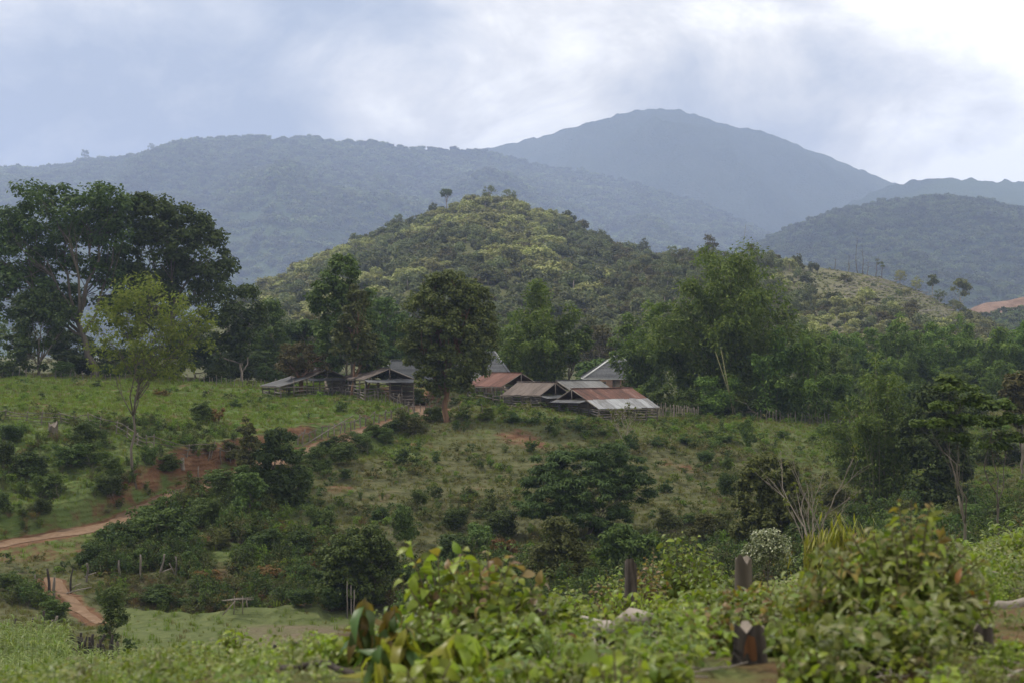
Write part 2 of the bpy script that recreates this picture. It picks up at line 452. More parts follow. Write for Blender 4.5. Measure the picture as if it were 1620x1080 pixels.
def ground_material():
    m, t, b = newmat('ground')
    at = t.nodes.new('ShaderNodeAttribute'); at.attribute_name = 'cover'
    sp = t.nodes.new('ShaderNodeSeparateColor'); t.links.new(at.outputs['Color'], sp.inputs[0])
    soil, lush, stub = sp.outputs[0], sp.outputs[1], sp.outputs[2]
    speck = at.outputs['Alpha']
    g = t.nodes.new('ShaderNodeNewGeometry'); pos = g.outputs['Position']
    nb = noise(t, pos, 0.22, 6, 0.6, 0.6); nm = noise(t, pos, 1.1, 6, 0.65, 0.5); nf = noise(t, pos, 6.0, 5, 0.7)
    dry = ramp(t, nm, [(0.28, (0.060, 0.062, 0.030)), (0.5, (0.090, 0.092, 0.042)), (0.72, (0.135, 0.118, 0.062))])
    gre = ramp(t, nm, [(0.28, (0.056, 0.086, 0.024)), (0.5, (0.084, 0.122, 0.032)), (0.72, (0.125, 0.156, 0.048))])
    lf = mathn(t, 'ADD', lush, mathn(t, 'MULTIPLY_ADD', nb, 0.9, -0.45))
    cl = t.nodes.new('ShaderNodeClamp'); t.links.new(lf, cl.inputs[0])
    c = mixc(t, cl.outputs[0], dry, gre)
    st = ramp(t, nf, [(0.3, (0.105, 0.082, 0.052)), (0.7, (0.185, 0.150, 0.100))])
    sf = mathn(t, 'MULTIPLY', stub, mathn(t, 'MULTIPLY_ADD', nb, 2.2, -0.25))
    cl2 = t.nodes.new('ShaderNodeClamp'); t.links.new(sf, cl2.inputs[0])
    c = mixc(t, cl2.outputs[0], c, st)
    so = ramp(t, nm, [(0.25, (0.080, 0.042, 0.024)), (0.5, (0.135, 0.072, 0.040)), (0.75, (0.205, 0.122, 0.072))])
    # soil breaks through where the mask beats a patchy noise
    nn = mathn(t, 'MULTIPLY_ADD', nm, 0.6, mathn(t, 'MULTIPLY', nb, 0.4))
    k = mathn(t, 'SUBTRACT', mathn(t, 'MULTIPLY_ADD', soil, 0.75, -0.02), mathn(t, 'SUBTRACT', nn, 0.16))
    k = mathn(t, 'MULTIPLY_ADD', k, 6.0, 0.15)
    sk = mathn(t, 'MULTIPLY', speck, mathn(t, 'MULTIPLY_ADD', noise(t, pos, 0.75, 5, 0.7, 0.3), 9.0, -4.75))
    k = mathn(t, 'MAXIMUM', k, sk)
    cl3 = t.nodes.new('ShaderNodeClamp'); t.links.new(k, cl3.inputs[0])
    c = mixc(t, cl3.outputs[0], c, so)
    t.links.new(c, b.inputs['Base Color'])
    b.inputs['Roughness'].default_value = 0.95; b.inputs['Specular IOR Level'].default_value = 0.08
    bp = t.nodes.new('ShaderNodeBump'); bp.inputs['Strength'].default_value = 0.6; bp.inputs['Distance'].default_value = 0.22
    sz = t.nodes.new('ShaderNodeSeparateXYZ'); t.links.new(pos, sz.inputs[0])
    lz = mathn(t, 'MULTIPLY_ADD', nb, 1.6, mathn(t, 'MULTIPLY_ADD', nm, 0.25, sz.outputs[2]))
    led = mathn(t, 'SINE', mathn(t, 'MULTIPLY', lz, 15.0))
    t.links.new(mathn(t, 'MULTIPLY_ADD', led, 0.45, mathn(t, 'MULTIPLY_ADD', nf, 0.5, nm)), bp.inputs['Height']); t.links.new(bp.outputs[0], b.inputs['Normal'])
    return m
M['ground'] = ground_material()

def grid_mesh(name, X, Y, Z, mat, smooth=True):
    r, c = X.shape
    V = np.stack([X, Y, Z], -1).reshape(-1, 3)
    i = (np.arange(r - 1)[:, None] * c + np.arange(c - 1)[None, :])
    Q = np.stack([i, i + 1, i + c + 1, i + c], -1).reshape(-1, 4)
    mb = MB(); mb.add(V, Q)
    return mb.mesh(name, mat, smooth)

rows = np.concatenate([np.arange(-20, 56, 1.2), np.arange(56, 84, 0.9), np.arange(84, 160, 0.55), np.arange(160, 200, 0.9), np.arange(200, 360, 4), np.geomspace(360, 7800, 36)])
us = np.linspace(-1, 1, 330); us = us * (0.72 + 0.28 * us ** 2) * 0.62
Yg = np.repeat(rows[:, None], len(us), 1); Xg = us[None, :] * (np.maximum(Yg, 0) + 42)
Zg = H(Xg, Yg)
gm = grid_mesh('ground', Xg, Yg, Zg, M['ground'])
so, lu, stb, spk = ground_masks(Xg, Yg, Zg)
ca = gm.color_attributes.new('cover', 'FLOAT_COLOR', 'POINT')
ca.data.foreach_set('color', np.stack([so, lu, stb, spk], -1).ravel())
tag(link('ground', gm), kind='structure')

# the dirt road and the foot track lie on the ground as sheets of their own
def dirt_mat(name, c1, c2, c3, sc=1.3, bd=0.08):
    m, t, b = newmat(name)
    g = t.nodes.new('ShaderNodeNewGeometry')
    n = noise(t, g.outputs['Position'], sc, 7, 0.7, 0.6)
    t.links.new(ramp(t, n, [(0.28, c1), (0.52, c2), (0.74, c3)]), b.inputs['Base Color'])
    b.inputs['Roughness'].default_value = 0.95; b.inputs['Specular IOR Level'].default_value = 0.1
    bp = t.nodes.new('ShaderNodeBump'); bp.inputs['Strength'].default_value = 0.5; bp.inputs['Distance'].default_value = bd
    t.links.new(n, bp.inputs['Height']); t.links.new(bp.outputs[0], b.inputs['Normal'])
    return m
M['road'] = dirt_mat('road_dirt', (0.12, 0.072, 0.044), (0.18, 0.115, 0.072), (0.25, 0.17, 0.115))
def strip(name, line, half, mat, lift=0.03):
    pts = [line[0]]
    for a, b in zip(line[:-1], line[1:]):
        k = max(2, int(np.linalg.norm(b - a) / 0.7))
        for i in range(1, k + 1): pts.append(a + (b - a) * i / k)
    pts = np.array(pts)
    for _ in range(12): pts[1:-1] = (pts[:-2] + 2 * pts[1:-1] + pts[2:]) / 4
    t = np.gradient(pts[:, :2], axis=0); t /= np.linalg.norm(t, axis=1)[:, None]
    nrm = np.stack([-t[:, 1], t[:, 0]], -1)
    w = np.linspace(-1, 1, 9)
    s = np.arange(len(pts)) * 0.7
    hl = half * (1 + 0.7 * fbm(s / 1.9, s * 0, 31, 3)); hr = half * (1 + 0.7 * fbm(s / 1.9, s * 0 + 9, 33, 3))
    off = np.where(w[None, :] < 0, hl[:, None], hr[:, None]) * w[None, :]
    X = pts[:, None, 0] + nrm[:, None, 0] * off; Y = pts[:, None, 1] + nrm[:, None, 1] * off
    Z = H(X, Y) + lift - 0.035 * np.abs(w[None, :]) ** 3 - 0.04 * np.exp(-((np.abs(w[None, :]) - 0.45) / 0.15) ** 2) * (half > 1)
    return tag(link(name, grid_mesh(name, X, Y, Z, mat)), kind='structure')
strip('dirt_road', ROAD, 1.35, M['road'], 0.07)
strip('foot_track', TRACK, 0.42, M['road'], 0.06)

# ------------------------------------------------------------------ hills and mountains
def prof(pts):
    a = np.array(pts, float)
    return lambda px: np.interp(px, a[:, 0], a[:, 1])

def range_mesh(name, pts, dr, d0, z0, mat, pw=1.15, spur=0.0, sw=200.0, dback=None, nu=260, nd=90, px0=None, px1=None, bumps=0.0, seed=1, wander=0.0):
    """a ridge: skyline pts (px, py) at distance dr, its near foot at distance d0"""
    f = prof(pts)
    px0 = pts[0][0] if px0 is None else px0; px1 = pts[-1][0] if px1 is None else px1
    px = np.linspace(px0, px1, nu)
    dback = dback or dr * 1.25
    dd = np.concatenate([np.linspace(d0, dr, nd), np.linspace(dr, dback, 14)[1:]])
    PX, D = np.meshgrid(px, dd)
    drl = dr * (1 + wander * np.sin(px / 170.0 + seed))[None, :]
    Dv = np.where(D <= dr, d0 + (D - d0) / (dr - d0) * (drl - d0), drl + (D - dr))
    X = (PX - 810) / F * Dv
    zr = (HY - f(PX)) / F * drl
    t = np.clip((Dv - d0) / (drl - d0), 0, 1)
    ns = fbm(X / sw, Dv / (sw * 1.4), seed, 4, 0.5)
    rg = 1 - np.abs(fbm(X / (sw * 0.8) + 0.3 * ns, Dv / (sw * 3.0), seed + 7, 3)) * 2
    tt = np.clip(t + spur * (0.6 * ns + 0.5 * rg - 0.2) * np.sin(np.pi * np.clip(t, 0, 1)) , 0, 1.0)
    Z = z0 + (zr - z0) * tt ** pw
    Z = Z + bumps * fbm(X / 25.0, Dv / 25.0, seed + 3, 3) * (0.3 + 0.7 * t)
    bk = np.clip((Dv - drl) / (dback - dr), 0, 1)
    Z = Z - (zr - z0) * 0.9 * bk
    me = grid_mesh(name, X, Dv, Z, mat)
    o = tag(link(name, me), kind='structure')
    return o, (X, Dv, Z, PX, t)

def forest_floor(name, c1, c2, c3, sc, bump, bd):
    m, t, b = newmat(name)
    g = t.nodes.new('ShaderNodeNewGeometry'); pos = g.outputs['Position']
    n = noise(t, pos, sc, 8, 0.65, 0.3); n2 = noise(t, pos, sc * 0.12, 4, 0.6, 0.5)
    k = mathn(t, 'MULTIPLY_ADD', n2, 0.5, mathn(t, 'MULTIPLY', n, 0.5))
    c = ramp(t, k, [(0.32, c1), (0.5, c2), (0.68, c3)])
    t.links.new(c, b.inputs['Base Color'])
    b.inputs['Roughness'].default_value = 1.0; b.inputs['Specular IOR Level'].default_value = 0.02
    vo = t.nodes.new('ShaderNodeTexVoronoi'); vo.inputs['Scale'].default_value = sc * 1.2
    t.links.new(pos, vo.inputs['Vector'])
    bp = t.nodes.new('ShaderNodeBump'); bp.inputs['Strength'].default_value = bump; bp.inputs['Distance'].default_value = bd
    t.links.new(mathn(t, 'SUBTRACT', n, vo.outputs['Distance']), bp.inputs['Height']); t.links.new(bp.outputs[0], b.inputs['Normal'])
    return m
M['peak'] = forest_floor('peak_slope', (0.045, 0.062, 0.026), (0.062, 0.080, 0.032), (0.090, 0.098, 0.046), 0.10, 0.8, 8.0)
M['farfloor'] = forest_floor('range_slope', (0.040, 0.060, 0.024), (0.055, 0.078, 0.030), (0.085, 0.100, 0.042), 0.14, 0.8, 6.0)
M['hillfloor'] = forest_floor('hill_slope', (0.060, 0.066, 0.028), (0.085, 0.088, 0.038), (0.12, 0.11, 0.055), 0.5, 0.6, 1.0)
M['clearing'] = forest_floor('clearing_slope', (0.095, 0.105, 0.045), (0.13, 0.125, 0.07), (0.19, 0.165, 0.12), 0.8, 0.6, 0.6)
M['cut'] = dirt_mat('cut_earth', (0.10, 0.062, 0.042), (0.18, 0.115, 0.082), (0.27, 0.185, 0.14), 0.16, 3.0)

peak_o, _ = range_mesh('mountain', [(350,420),(480,330),(600,275),(760,238),(830,222),(870,212),(910,201),(960,186),(1000,176),(1040,172),(1075,175),(1120,188),(1160,200),(1210,208),(1270,233),(1330,257),(1380,277),(1430,296),(1500,325),(1620,365),(1800,420)],
    6000, 4300, 60, M['peak'], 0.95, 0.34, 520, 6900, 300, 110, bumps=9, seed=4)
rb_o, _ = range_mesh('ridge', [(1300,345),(1380,305),(1430,290),(1470,283),(1520,283),(1560,285),(1620,289),(1700,292),(1900,270)], 4600, 2900, 0, M['farfloor'], 0.9, 0.08, 300, 5300, 140, 60, bumps=9, seed=9)
left_o, leftg = range_mesh('range', [(-420,300),(-200,278),(0,270),(60,271),(100,265),(135,256),(190,254),(240,247),(270,239),(300,229),(370,222),(450,222),(500,222),(540,227),(600,229),(640,236),(700,240),(760,243),(830,259),(900,272),(1000,292),(1080,316),(1140,338),(1180,356),(1250,388),(1350,420),(1500,470)],
    4300, 2300, -2, M['farfloor'], 0.95, 0.34, 420, 5000, 420, 130, bumps=7, seed=2, wander=0.04)
rf_o, rfg = range_mesh('foothill', [(1050,440),(1130,408),(1200,386),(1250,366),(1300,345),(1340,332),(1370,327),(1440,317),(1500,314),(1560,320),(1620,332),(1700,340),(1900,335)],
    2700, 1600, -3, M['farfloor'], 0.95, 0.28, 260, 3100, 220, 80, bumps=4, seed=12)
mid_o, midg = range_mesh('hill', [(250,560),(330,520),(380,480),(420,455),(470,430),(500,412),(560,388),(600,373),(650,357),(700,336),(740,319),(770,314),(800,318),(820,328),(870,346),(920,366),(960,381),(1000,396),(1040,410),(1100,430),(1160,450),(1260,500)],
    720, 330, -4, M['hillfloor'], 1.0, 0.10, 60, 860, 240, 100, bumps=1.5, seed=5)
rh_o, rhg = range_mesh('spur', [(820,520),(880,470),(940,440),(1000,418),(1050,410),(1100,408),(1150,410),(1200,413),(1250,418),(1300,424),(1350,432),(1400,442),(1450,460),(1500,486),(1550,512),(1620,545),(1700,560)],
    540, 320, -5, M['clearing'], 0.95, 0.06, 50, 640, 240, 80, bumps=0.8, seed=8)
cut_o, cutg = range_mesh('earth_cutting', [(1500,514),(1540,488),(1560,481),(1590,475),(1615,470),(1700,464),(1850,460)], 850, 785, -3, M['cut'], 0.8, 0.05, 30, 885, 60, 24, bumps=1.5, seed=3)
rv_o, rvg = range_mesh('rise', [(1480,540),(1540,510),(1570,498),(1600,490),(1650,484),(1850,478)], 770, 640, -4, M['farfloor'], 1.0, 0.05, 40, 800, 50, 24, bumps=1.5, seed=6)

# ------------------------------------------------------------------ scattered masses (woods, grass): one object each
SRC = bpy.data.collections.new('scatter_sources')
def src(name, me):
    o = bpy.data.objects.new(name, me); return o

def scatter(name, pts, scale, rz, sources, idx=None, tilt=None):
    """ONE object whose points carry instances of the source meshes"""
    pts = np.asarray(pts, float); n = len(pts)
    me = bpy.data.meshes.new(name); me.vertices.add(n); me.vertices.foreach_set('co', pts.ravel())
    sc = np.asarray(scale, float)
    if sc.ndim == 1: sc = np.repeat(sc[:, None], 3, 1)
    rot = np.zeros((n, 3)); rot[:, 2] = rz
    if tilt is not None: rot[:, :2] = tilt
    a = me.attributes.new('isc', 'FLOAT_VECTOR', 'POINT'); a.data.foreach_set('vector', sc.ravel())
    a = me.attributes.new('irot', 'FLOAT_VECTOR', 'POINT'); a.data.foreach_set('vector', rot.ravel())
    if idx is None: idx = np.random.default_rng(n).integers(0, len(sources), n)
    a = me.attributes.new('iix', 'INT', 'POINT'); a.data.foreach_set('value', np.asarray(idx, np.int32))
    o = link(name, me)
    tag(o, kind='stuff')
    c = bpy.data.collections.new(name + '_src')
    for k, s in enumerate(sources): c.objects.link(s)
    order = sorted(range(len(sources)), key=lambda i: sources[i].name)
    ng = bpy.data.node_groups.new(name, 'GeometryNodeTree')
    ng.interface.new_socket('Geometry', in_out='INPUT', socket_type='NodeSocketGeometry')
    ng.interface.new_socket('Geometry', in_out='OUTPUT', socket_type='NodeSocketGeometry')
    gi = ng.nodes.new('NodeGroupInput'); go = ng.nodes.new('NodeGroupOutput')
    ip = ng.nodes.new('GeometryNodeInstanceOnPoints'); ci = ng.nodes.new('GeometryNodeCollectionInfo')
    ci.inputs['Collection'].default_value = c
    ci.inputs['Separate Children'].default_value = True; ci.inputs['Reset Children'].default_value = True
    def nat(nm, ty):
        q = ng.nodes.new('GeometryNodeInputNamedAttribute'); q.data_type = ty; q.inputs['Name'].default_value = nm; return q.outputs['Attribute']
    mpn = ng.nodes.new('GeometryNodeMeshToPoints')
    ng.links.new(gi.outputs[0], ip.inputs['Points'])
    ng.links.new(ci.outputs[0], ip.inputs['Instance'])
    ip.inputs['Pick Instance'].default_value = True
    ng.links.new(nat('iix', 'INT'), ip.inputs['Instance Index'])
    ng.links.new(nat('irot', 'FLOAT_VECTOR'), ip.inputs['Rotation'])
    ng.links.new(nat('isc', 'FLOAT_VECTOR'), ip.inputs['Scale'])
    ng.links.new(ip.outputs[0], go.inputs[0])
    ng.nodes.remove(mpn)
    mod = o.modifiers.new('scatter', 'NODES'); mod.node_group = ng
    return o

def leaf_quads(mb, C, Nn, A, ln, wd, mi=0):
    """diamond leaves: centres C, normals Nn, axes A"""
    Nn = Nn / (np.linalg.norm(Nn, axis=1)[:, None] + 1e-9)
    A = A - (A * Nn).sum(1)[:, None] * Nn
    A = A / (np.linalg.norm(A, axis=1)[:, None] + 1e-9)
    B = np.cross(Nn, A)
    n = len(C)
    ln = np.broadcast_to(ln, (n,))[:, None]; wd = np.broadcast_to(wd, (n,))[:, None]
    V = np.stack([C - A * ln / 2, C + B * wd / 2 + A * ln * 0.05, C + A * ln / 2, C - B * wd / 2 + A * ln * 0.05], 1).reshape(-1, 3)
    mb.add(V, np.arange(n * 4).reshape(n, 4), mi)

def clump_leaves(mb, rng, cen, rad, n_each, ln, wd, flat=0.7, up=0.7, outw=0.8, jit=0.9, droop=0.2, mi=0):
    """leaves spread in lumps round the centres"""
    cen = np.asarray(cen, float); k = len(cen)
    rad = np.broadcast_to(np.asarray(rad, float), (k,))
    ids = np.repeat(np.arange(k), n_each)
    n = len(ids)
    d = rng.normal(size=(n, 3)); d /= np.linalg.norm(d, axis=1)[:, None]
    r = rng.random(n) ** 0.45
    off = d * r[:, None] * rad[ids][:, None]; off[:, 2] *= flat
    C = cen[ids] + off
    Nn = d * outw + rng.normal(size=(n, 3)) * jit * 0.5 + np.array([0, 0, up])
    A = d + rng.normal(size=(n, 3)) * 0.7 - np.array([0, 0, droop])
    s = 0.7 + 0.6 * rng.random(n)
    leaf_quads(mb, C, Nn, A, ln * s, wd * s, mi)

def canopy_source(name, mat, seed, lumps, leaves, ln, tall=1.0, trunk=True):
    """a unit-radius crown, for woods seen from far off"""
    rng = np.random.default_rng(seed); mb = MB()
    d = rng.normal(size=(lumps, 3)); d[:, 2] = np.abs(d[:, 2]) * 0.9 + 0.05; d /= np.linalg.norm(d, axis=1)[:, None]
    cen = d * (0.45 + 0.3 * rng.random(lumps))[:, None]; cen[:, 2] = cen[:, 2] * tall + 0.55
    clump_leaves(mb, rng, cen, 0.36, leaves, ln, ln * 0.75, flat=0.8, up=0.6)
    mats = [mat]
    if trunk:
        mb.tube([[0, 0, -0.7], [0.03, 0.02, 0.3], [0, 0, 0.9]], [0.06, 0.05, 0.03], 4, 1); mats.append(M['palebark'])
    return src(name, mb.mesh(name, mats))

def sample_grid(g, n, rng, dens=None):
    X, Y, Z, PX, t = g
    r, c = X.shape
    ax = np.hypot(X[:-1, 1:] - X[:-1, :-1], 0.0) * np.abs(Y[1:, :-1] - Y[:-1, :-1])
    w = ax if dens is None else ax * dens[:-1, :-1]
    w = np.maximum(w, 0).ravel(); w = w / w.sum()
    k = rng.choice(len(w), n, p=w); i = k // (c - 1); j = k % (c - 1)
    a = rng.random(n); b = rng.random(n)
    def bl(G): return (G[i, j] * (1 - a) + G[i + 1, j] * a) * (1 - b) + (G[i, j + 1] * (1 - a) + G[i + 1, j + 1] * a) * b
    return np.stack([bl(X), bl(Y), bl(Z)], -1), bl(PX), bl(t)

# ------------------------------------------------------------------ woods on the hills
rng = np.random.default_rng(7)
far_src = [canopy_source('far_crown_%d' % i, M['far'], 20 + i, 8, 34, 0.32, 0.8, False) for i in range(3)]
def woods(name, g, n, r0, r1, sources, dens=None, sink=0.25, idxf=None, zs=(0.75, 1.2)):
    p, px, t = sample_grid(g, n, rng, dens)
    s = r0 + (r1 - r0) * rng.random(n) ** 2.2
    sc = np.stack([s, s, s * rng.uniform(zs[0], zs[1], n)], -1)
    p[:, 2] -= s * sink
    return scatter(name, p, sc, rng.random(n) * 6.28, sources, None if idxf is None else idxf(px, p, t))
lt = leftg[4]; lpx = leftg[3]
woods('forest', leftg, 42000, 6.5, 16.0, far_src, dens=(lpx > -60) * (lpx < 1400) * (0.25 + lt))
woods('forest', rfg, 10000, 5.5, 10.5, far_src, dens=(rfg[3] < 1700) * (0.3 + rfg[4]))
woods('forest', rvg, 900, 1.6, 3.0, far_src)
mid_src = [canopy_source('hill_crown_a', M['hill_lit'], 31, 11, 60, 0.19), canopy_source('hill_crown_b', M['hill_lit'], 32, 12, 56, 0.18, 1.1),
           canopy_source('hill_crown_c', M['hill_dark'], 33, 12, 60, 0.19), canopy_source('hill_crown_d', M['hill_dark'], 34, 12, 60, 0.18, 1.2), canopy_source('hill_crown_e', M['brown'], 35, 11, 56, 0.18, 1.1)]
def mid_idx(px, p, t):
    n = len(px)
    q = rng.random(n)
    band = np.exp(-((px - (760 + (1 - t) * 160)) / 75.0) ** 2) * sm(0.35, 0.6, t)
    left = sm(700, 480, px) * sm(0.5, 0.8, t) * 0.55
    lit = band * 0.75 + left * 0.9 + 0.30 + 0.75 * fbm(p[:, 0] / 26, p[:, 1] / 34, 44, 3) - 0.22 * sm(840, 900, px) + 0.30 * (q - 0.5)  # sunlit band and left shoulder, shaded right flank put into crown colour
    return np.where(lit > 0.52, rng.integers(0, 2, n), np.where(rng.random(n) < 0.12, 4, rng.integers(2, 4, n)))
mt = midg[4]; mpx = midg[3]
path = np.exp(-((mpx - (752 - (1 - mt) * 260)) / 14.0) ** 2) * (mt > 0.86)
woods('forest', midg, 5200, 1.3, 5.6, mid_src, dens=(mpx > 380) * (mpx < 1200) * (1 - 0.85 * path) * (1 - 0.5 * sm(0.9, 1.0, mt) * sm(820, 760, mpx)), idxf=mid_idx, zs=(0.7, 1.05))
rt = rhg[4]; rpx = rhg[3]
clr = sm(1230, 1290, rpx) * (1 - sm(1500, 1540, rpx)) * sm(0.45, 0.62, rt)
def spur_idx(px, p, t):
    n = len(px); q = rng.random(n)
    lit = sm(1200, 1300, px) * 0.5  # sunlit right slope of the spur put into crown colour
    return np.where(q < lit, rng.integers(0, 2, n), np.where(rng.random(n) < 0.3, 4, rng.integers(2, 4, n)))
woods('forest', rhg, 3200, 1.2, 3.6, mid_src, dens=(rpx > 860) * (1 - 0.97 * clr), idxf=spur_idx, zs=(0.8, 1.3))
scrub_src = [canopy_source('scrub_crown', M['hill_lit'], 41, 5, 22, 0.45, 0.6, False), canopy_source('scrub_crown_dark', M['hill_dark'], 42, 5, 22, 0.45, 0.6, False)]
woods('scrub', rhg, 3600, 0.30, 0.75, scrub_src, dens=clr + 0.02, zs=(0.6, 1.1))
# felled trunks left lying in the clearing
lb = MB(); lb.tube([[-1, 0, 0], [0, 0.04, 0.02], [1, 0, 0.03]], [0.05, 0.04, 0.03], 5)
log_src = [src('felled_log', lb.mesh('felled_log', plain_mat('dead_wood', (0.14, 0.12, 0.10), (0.30, 0.27, 0.23), 3)))]
pl, ppx, pt = sample_grid(rhg, 260, rng, clr * (rpx > 1320))
pl[:, 2] += 0.35
scatter('felled_timber', pl, np.stack([rng.uniform(1.2, 3.6, 260), np.full(260, 2.2), np.full(260, 2.2)], -1), rng.random(260) * 3.14, log_src, tilt=np.stack([np.zeros(260), rng.uniform(-.3, .3, 260)], -1))

# ------------------------------------------------------------------ trees
def curve_pts(a, b, k, rng, bow=0.12, sag=0.0):
    a = np.array(a, float); b = np.array(b, float); t = np.linspace(0, 1, k)[:, None]
    L = np.linalg.norm(b - a)
    o = rng.normal(size=3) * bow * L
    p = a + (b - a) * t + o * np.sin(np.pi * t) + np.array([0, 0, sag * L]) * np.sin(np.pi * t)
    p[1:-1] += rng.normal(size=(k - 2, 3)) * 0.02 * L
    return p

def tree_meshes(seed, blobs, trunk_h, r0, mat, bark, nclump, nleaf, ln, wd, crad, lean=(0, 0), shell=0.5, flat=0.7, up=0.7, limbs=6, fork=None, droop=0.2, stems=1, twig=True, twig_r=0.16):
    """blobs: crown volumes (x, y, z, rx, ry, rz) in metres from the foot of the tree"""
    rng = np.random.default_rng(seed)
    B = np.array(blobs, float)
    vol = (B[:, 3] * B[:, 4] * B[:, 5]) ** 0.75
    k = rng.choice(len(B), nclump, p=vol / vol.sum())
    d = rng.normal(size=(nclump, 3)); d[:, 2] += 0.25; d /= np.linalg.norm(d, axis=1)[:, None]
    r = shell + (1 - shell) * rng.random(nclump) ** 0.6
    r *= 0.86 + 0.3 * rng.random(nclump)
    cen = B[k, :3] + d * r[:, None] * B[k, 3:]
    cen[:, 2] = np.maximum(cen[:, 2], 0.12 + 0.1 * rng.random(nclump))
    cb = MB()
    cr = crad * (0.6 + 0.8 * rng.random(nclump))
    clump_leaves(cb, rng, cen, cr, nleaf, ln, wd, flat, up, droop=droop)
    # loose leaves between the lumps
    m = nclump * 4
    kk = rng.choice(len(B), m, p=vol / vol.sum()); dd = rng.normal(size=(m, 3)); dd /= np.linalg.norm(dd, axis=1)[:, None]
    cc = B[kk, :3] + dd * (rng.random(m)[:, None] ** 0.4) * B[kk, 3:] * 1.08
    cc[:, 2] = np.maximum(cc[:, 2], 0.1)
    leaf_quads(cb, cc, rng.normal(size=(m, 3)) + [0, 0, 0.8], dd + rng.normal(size=(m, 3)) * .6, ln * 0.9, wd * 0.9)
    crown = cb.mesh('crown', mat)
    tb = MB()
    cz = (B[:, 2] * vol).sum() / vol.sum(); cxy = (B[:, :2] * vol[:, None]).sum(0) / vol.sum()
    for s in range(stems):
        foot = np.array([0, 0, -0.4]) + (rng.normal(size=3) * [r0 * 2.2, r0 * 2.2, 0] if s else 0)
        top = np.array([lean[0], lean[1], trunk_h]) + (rng.normal(size=3) * [0.6, 0.6, 0.3] if stems > 1 else 0)
        tp = curve_pts(foot, top, 7, rng, 0.03)
        rr = r0 * (1 if stems == 1 else 0.6)
        rad = rr * np.array([1.45, 1.08, 0.95, 0.88, 0.8, 0.74, 0.68])
        tb.tube(tp, rad, 8)
        # limbs to groups of clumps
        nl = max(2, limbs // stems)
        seeds = cen[rng.choice(nclump, nl, replace=nclump < nl)]
        own = np.argmin(((cen[:, None, :] - seeds[None]) ** 2).sum(-1), 1)
        for i in range(nl):
            grp = cen[own == i]
            if not len(grp): continue
            tgt = grp.mean(0)
            st = tp[rng.integers(4, 7)]
            if tgt[2] < trunk_h * 0.8: st = tp[rng.integers(1, 4)]
            lp = curve_pts(st, st + (tgt - st) * 0.85, 6, rng, 0.08, 0.05)
            lr = rr * np.linspace(0.55, 0.16, 6)
            tb.tube(lp, lr, 6)
            if twig:
                for c in grp[:14]:
                    s2 = lp[rng.integers(2, 6)]
                    tb.tube(curve_pts(s2, c, 4, rng, 0.1, 0.03), np.linspace(rr * twig_r, rr * twig_r * 0.3, 4), 4, caps=False)
    return crown, tb.mesh('trunk', bark, True)

def bamboo_meshes(seed, h, spread, ncul, mat, nleaf=150, ln=0.58, wd=0.19, lean=0.0, base=1.4, low=0.25, plume=1.0):
    """a clump: arching culms, each feathered with hanging leaves"""
    rng = np.random.default_rng(seed); cb = MB(); tb = MB()
    for i in range(ncul):
        a = rng.random() * 6.283; q = math.sqrt(rng.random())
        foot = np.array([math.cos(a) * q * base, math.sin(a) * q * base, -0.3])
        hh = h * (1.0 - 0.45 * q ** 2) * rng.uniform(0.82, 1.05)
        ou = spread * q * rng.uniform(0.6, 1.15)
        t = np.linspace(0, 1, 9)
        p = foot + np.stack([np.cos(a) * ou * t ** 2 + lean * t ** 2, np.sin(a) * ou * t ** 2, hh * (t - 0.13 * q * t ** 3 * 1.8)], -1)
        tip = p[-1] + np.array([math.cos(a), math.sin(a), -0.25]) * h * 0.06 * (0.4 + q)
        p = np.vstack([p, tip])
        tb.tube(p, np.linspace(0.055, 0.012, 10), 5)
        # tufts up the culm
        s = low + (1 - low) * rng.random(16) ** 0.8
        cen = np.stack([np.interp(s, np.linspace(0, 1, 10), p[:, j]) for j in range(3)], -1)
        cen += rng.normal(size=cen.shape) * [0.55, 0.55, 0.3] * (1.15 - s)[:, None] * plume * h / 12
        clump_leaves(cb, rng, cen, (0.95 - 0.45 * s) * plume * h / 12 + 0.22, max(4, nleaf // 6), ln, wd, flat=0.85, up=0.75, outw=0.5, jit=0.9, droop=0.7)
    return cb.mesh('foliage', mat), tb.mesh('culms', M['culm'], True)

def put_tree(name, base, crown, trunk, label, cat, group=None, rz=0, scale=1.0, names=('trunk', 'crown')):
    o = thing(name, base, label, cat, group, rz)
    o.scale = (scale,) * 3
    link(names[0], trunk, o); link(names[1], crown, o)
    return o

def T(name, base, blobs, label, mat='fig', bark='bark', cat='tree', group=None, seed=1, trunk=None, r0=0.3, ncl=60, nl=70, ln=0.42, wd=0.24, cr=0.16, **kw):
    """base: (px, distance) or (px, py) for a foot in sight; blobs (px, py, rx, ry[, depth offset m]) in photograph pixels"""
    b = ground(base[0], base[1]) if len(base) == 2 else hit(base[0], base[1])
    d = b.y; s = d / F
    bl = []
    for q in blobs:
        dy = q[4] if len(q) > 4 else 0.0
        k = (d + dy) / F
        bl.append(((q[0] - 810) * k - b.x, dy, (HY - q[1]) * k - b.z, q[2] * k, q[2] * k * 0.9, q[3] * k))
    B = np.array(bl)
    size = B[:, 3:].mean()
    th = trunk if trunk is not None else max(0.3, (B[:, 2] - B[:, 5]).min() + 0.35 * B[:, 5].mean())
    ctr = B[:, :2].mean(0)
    kw.setdefault('lean', (ctr[0] * 0.5, 0.0))
    c, t = tree_meshes(seed, bl, th, r0 * 0.72, M[mat], M[bark], int(ncl * 1.5), int(nl * 1.6), ln, wd, max(0.3, cr * size * 2.4), **kw)
    return put_tree(name, b, c, t, label, cat, group)

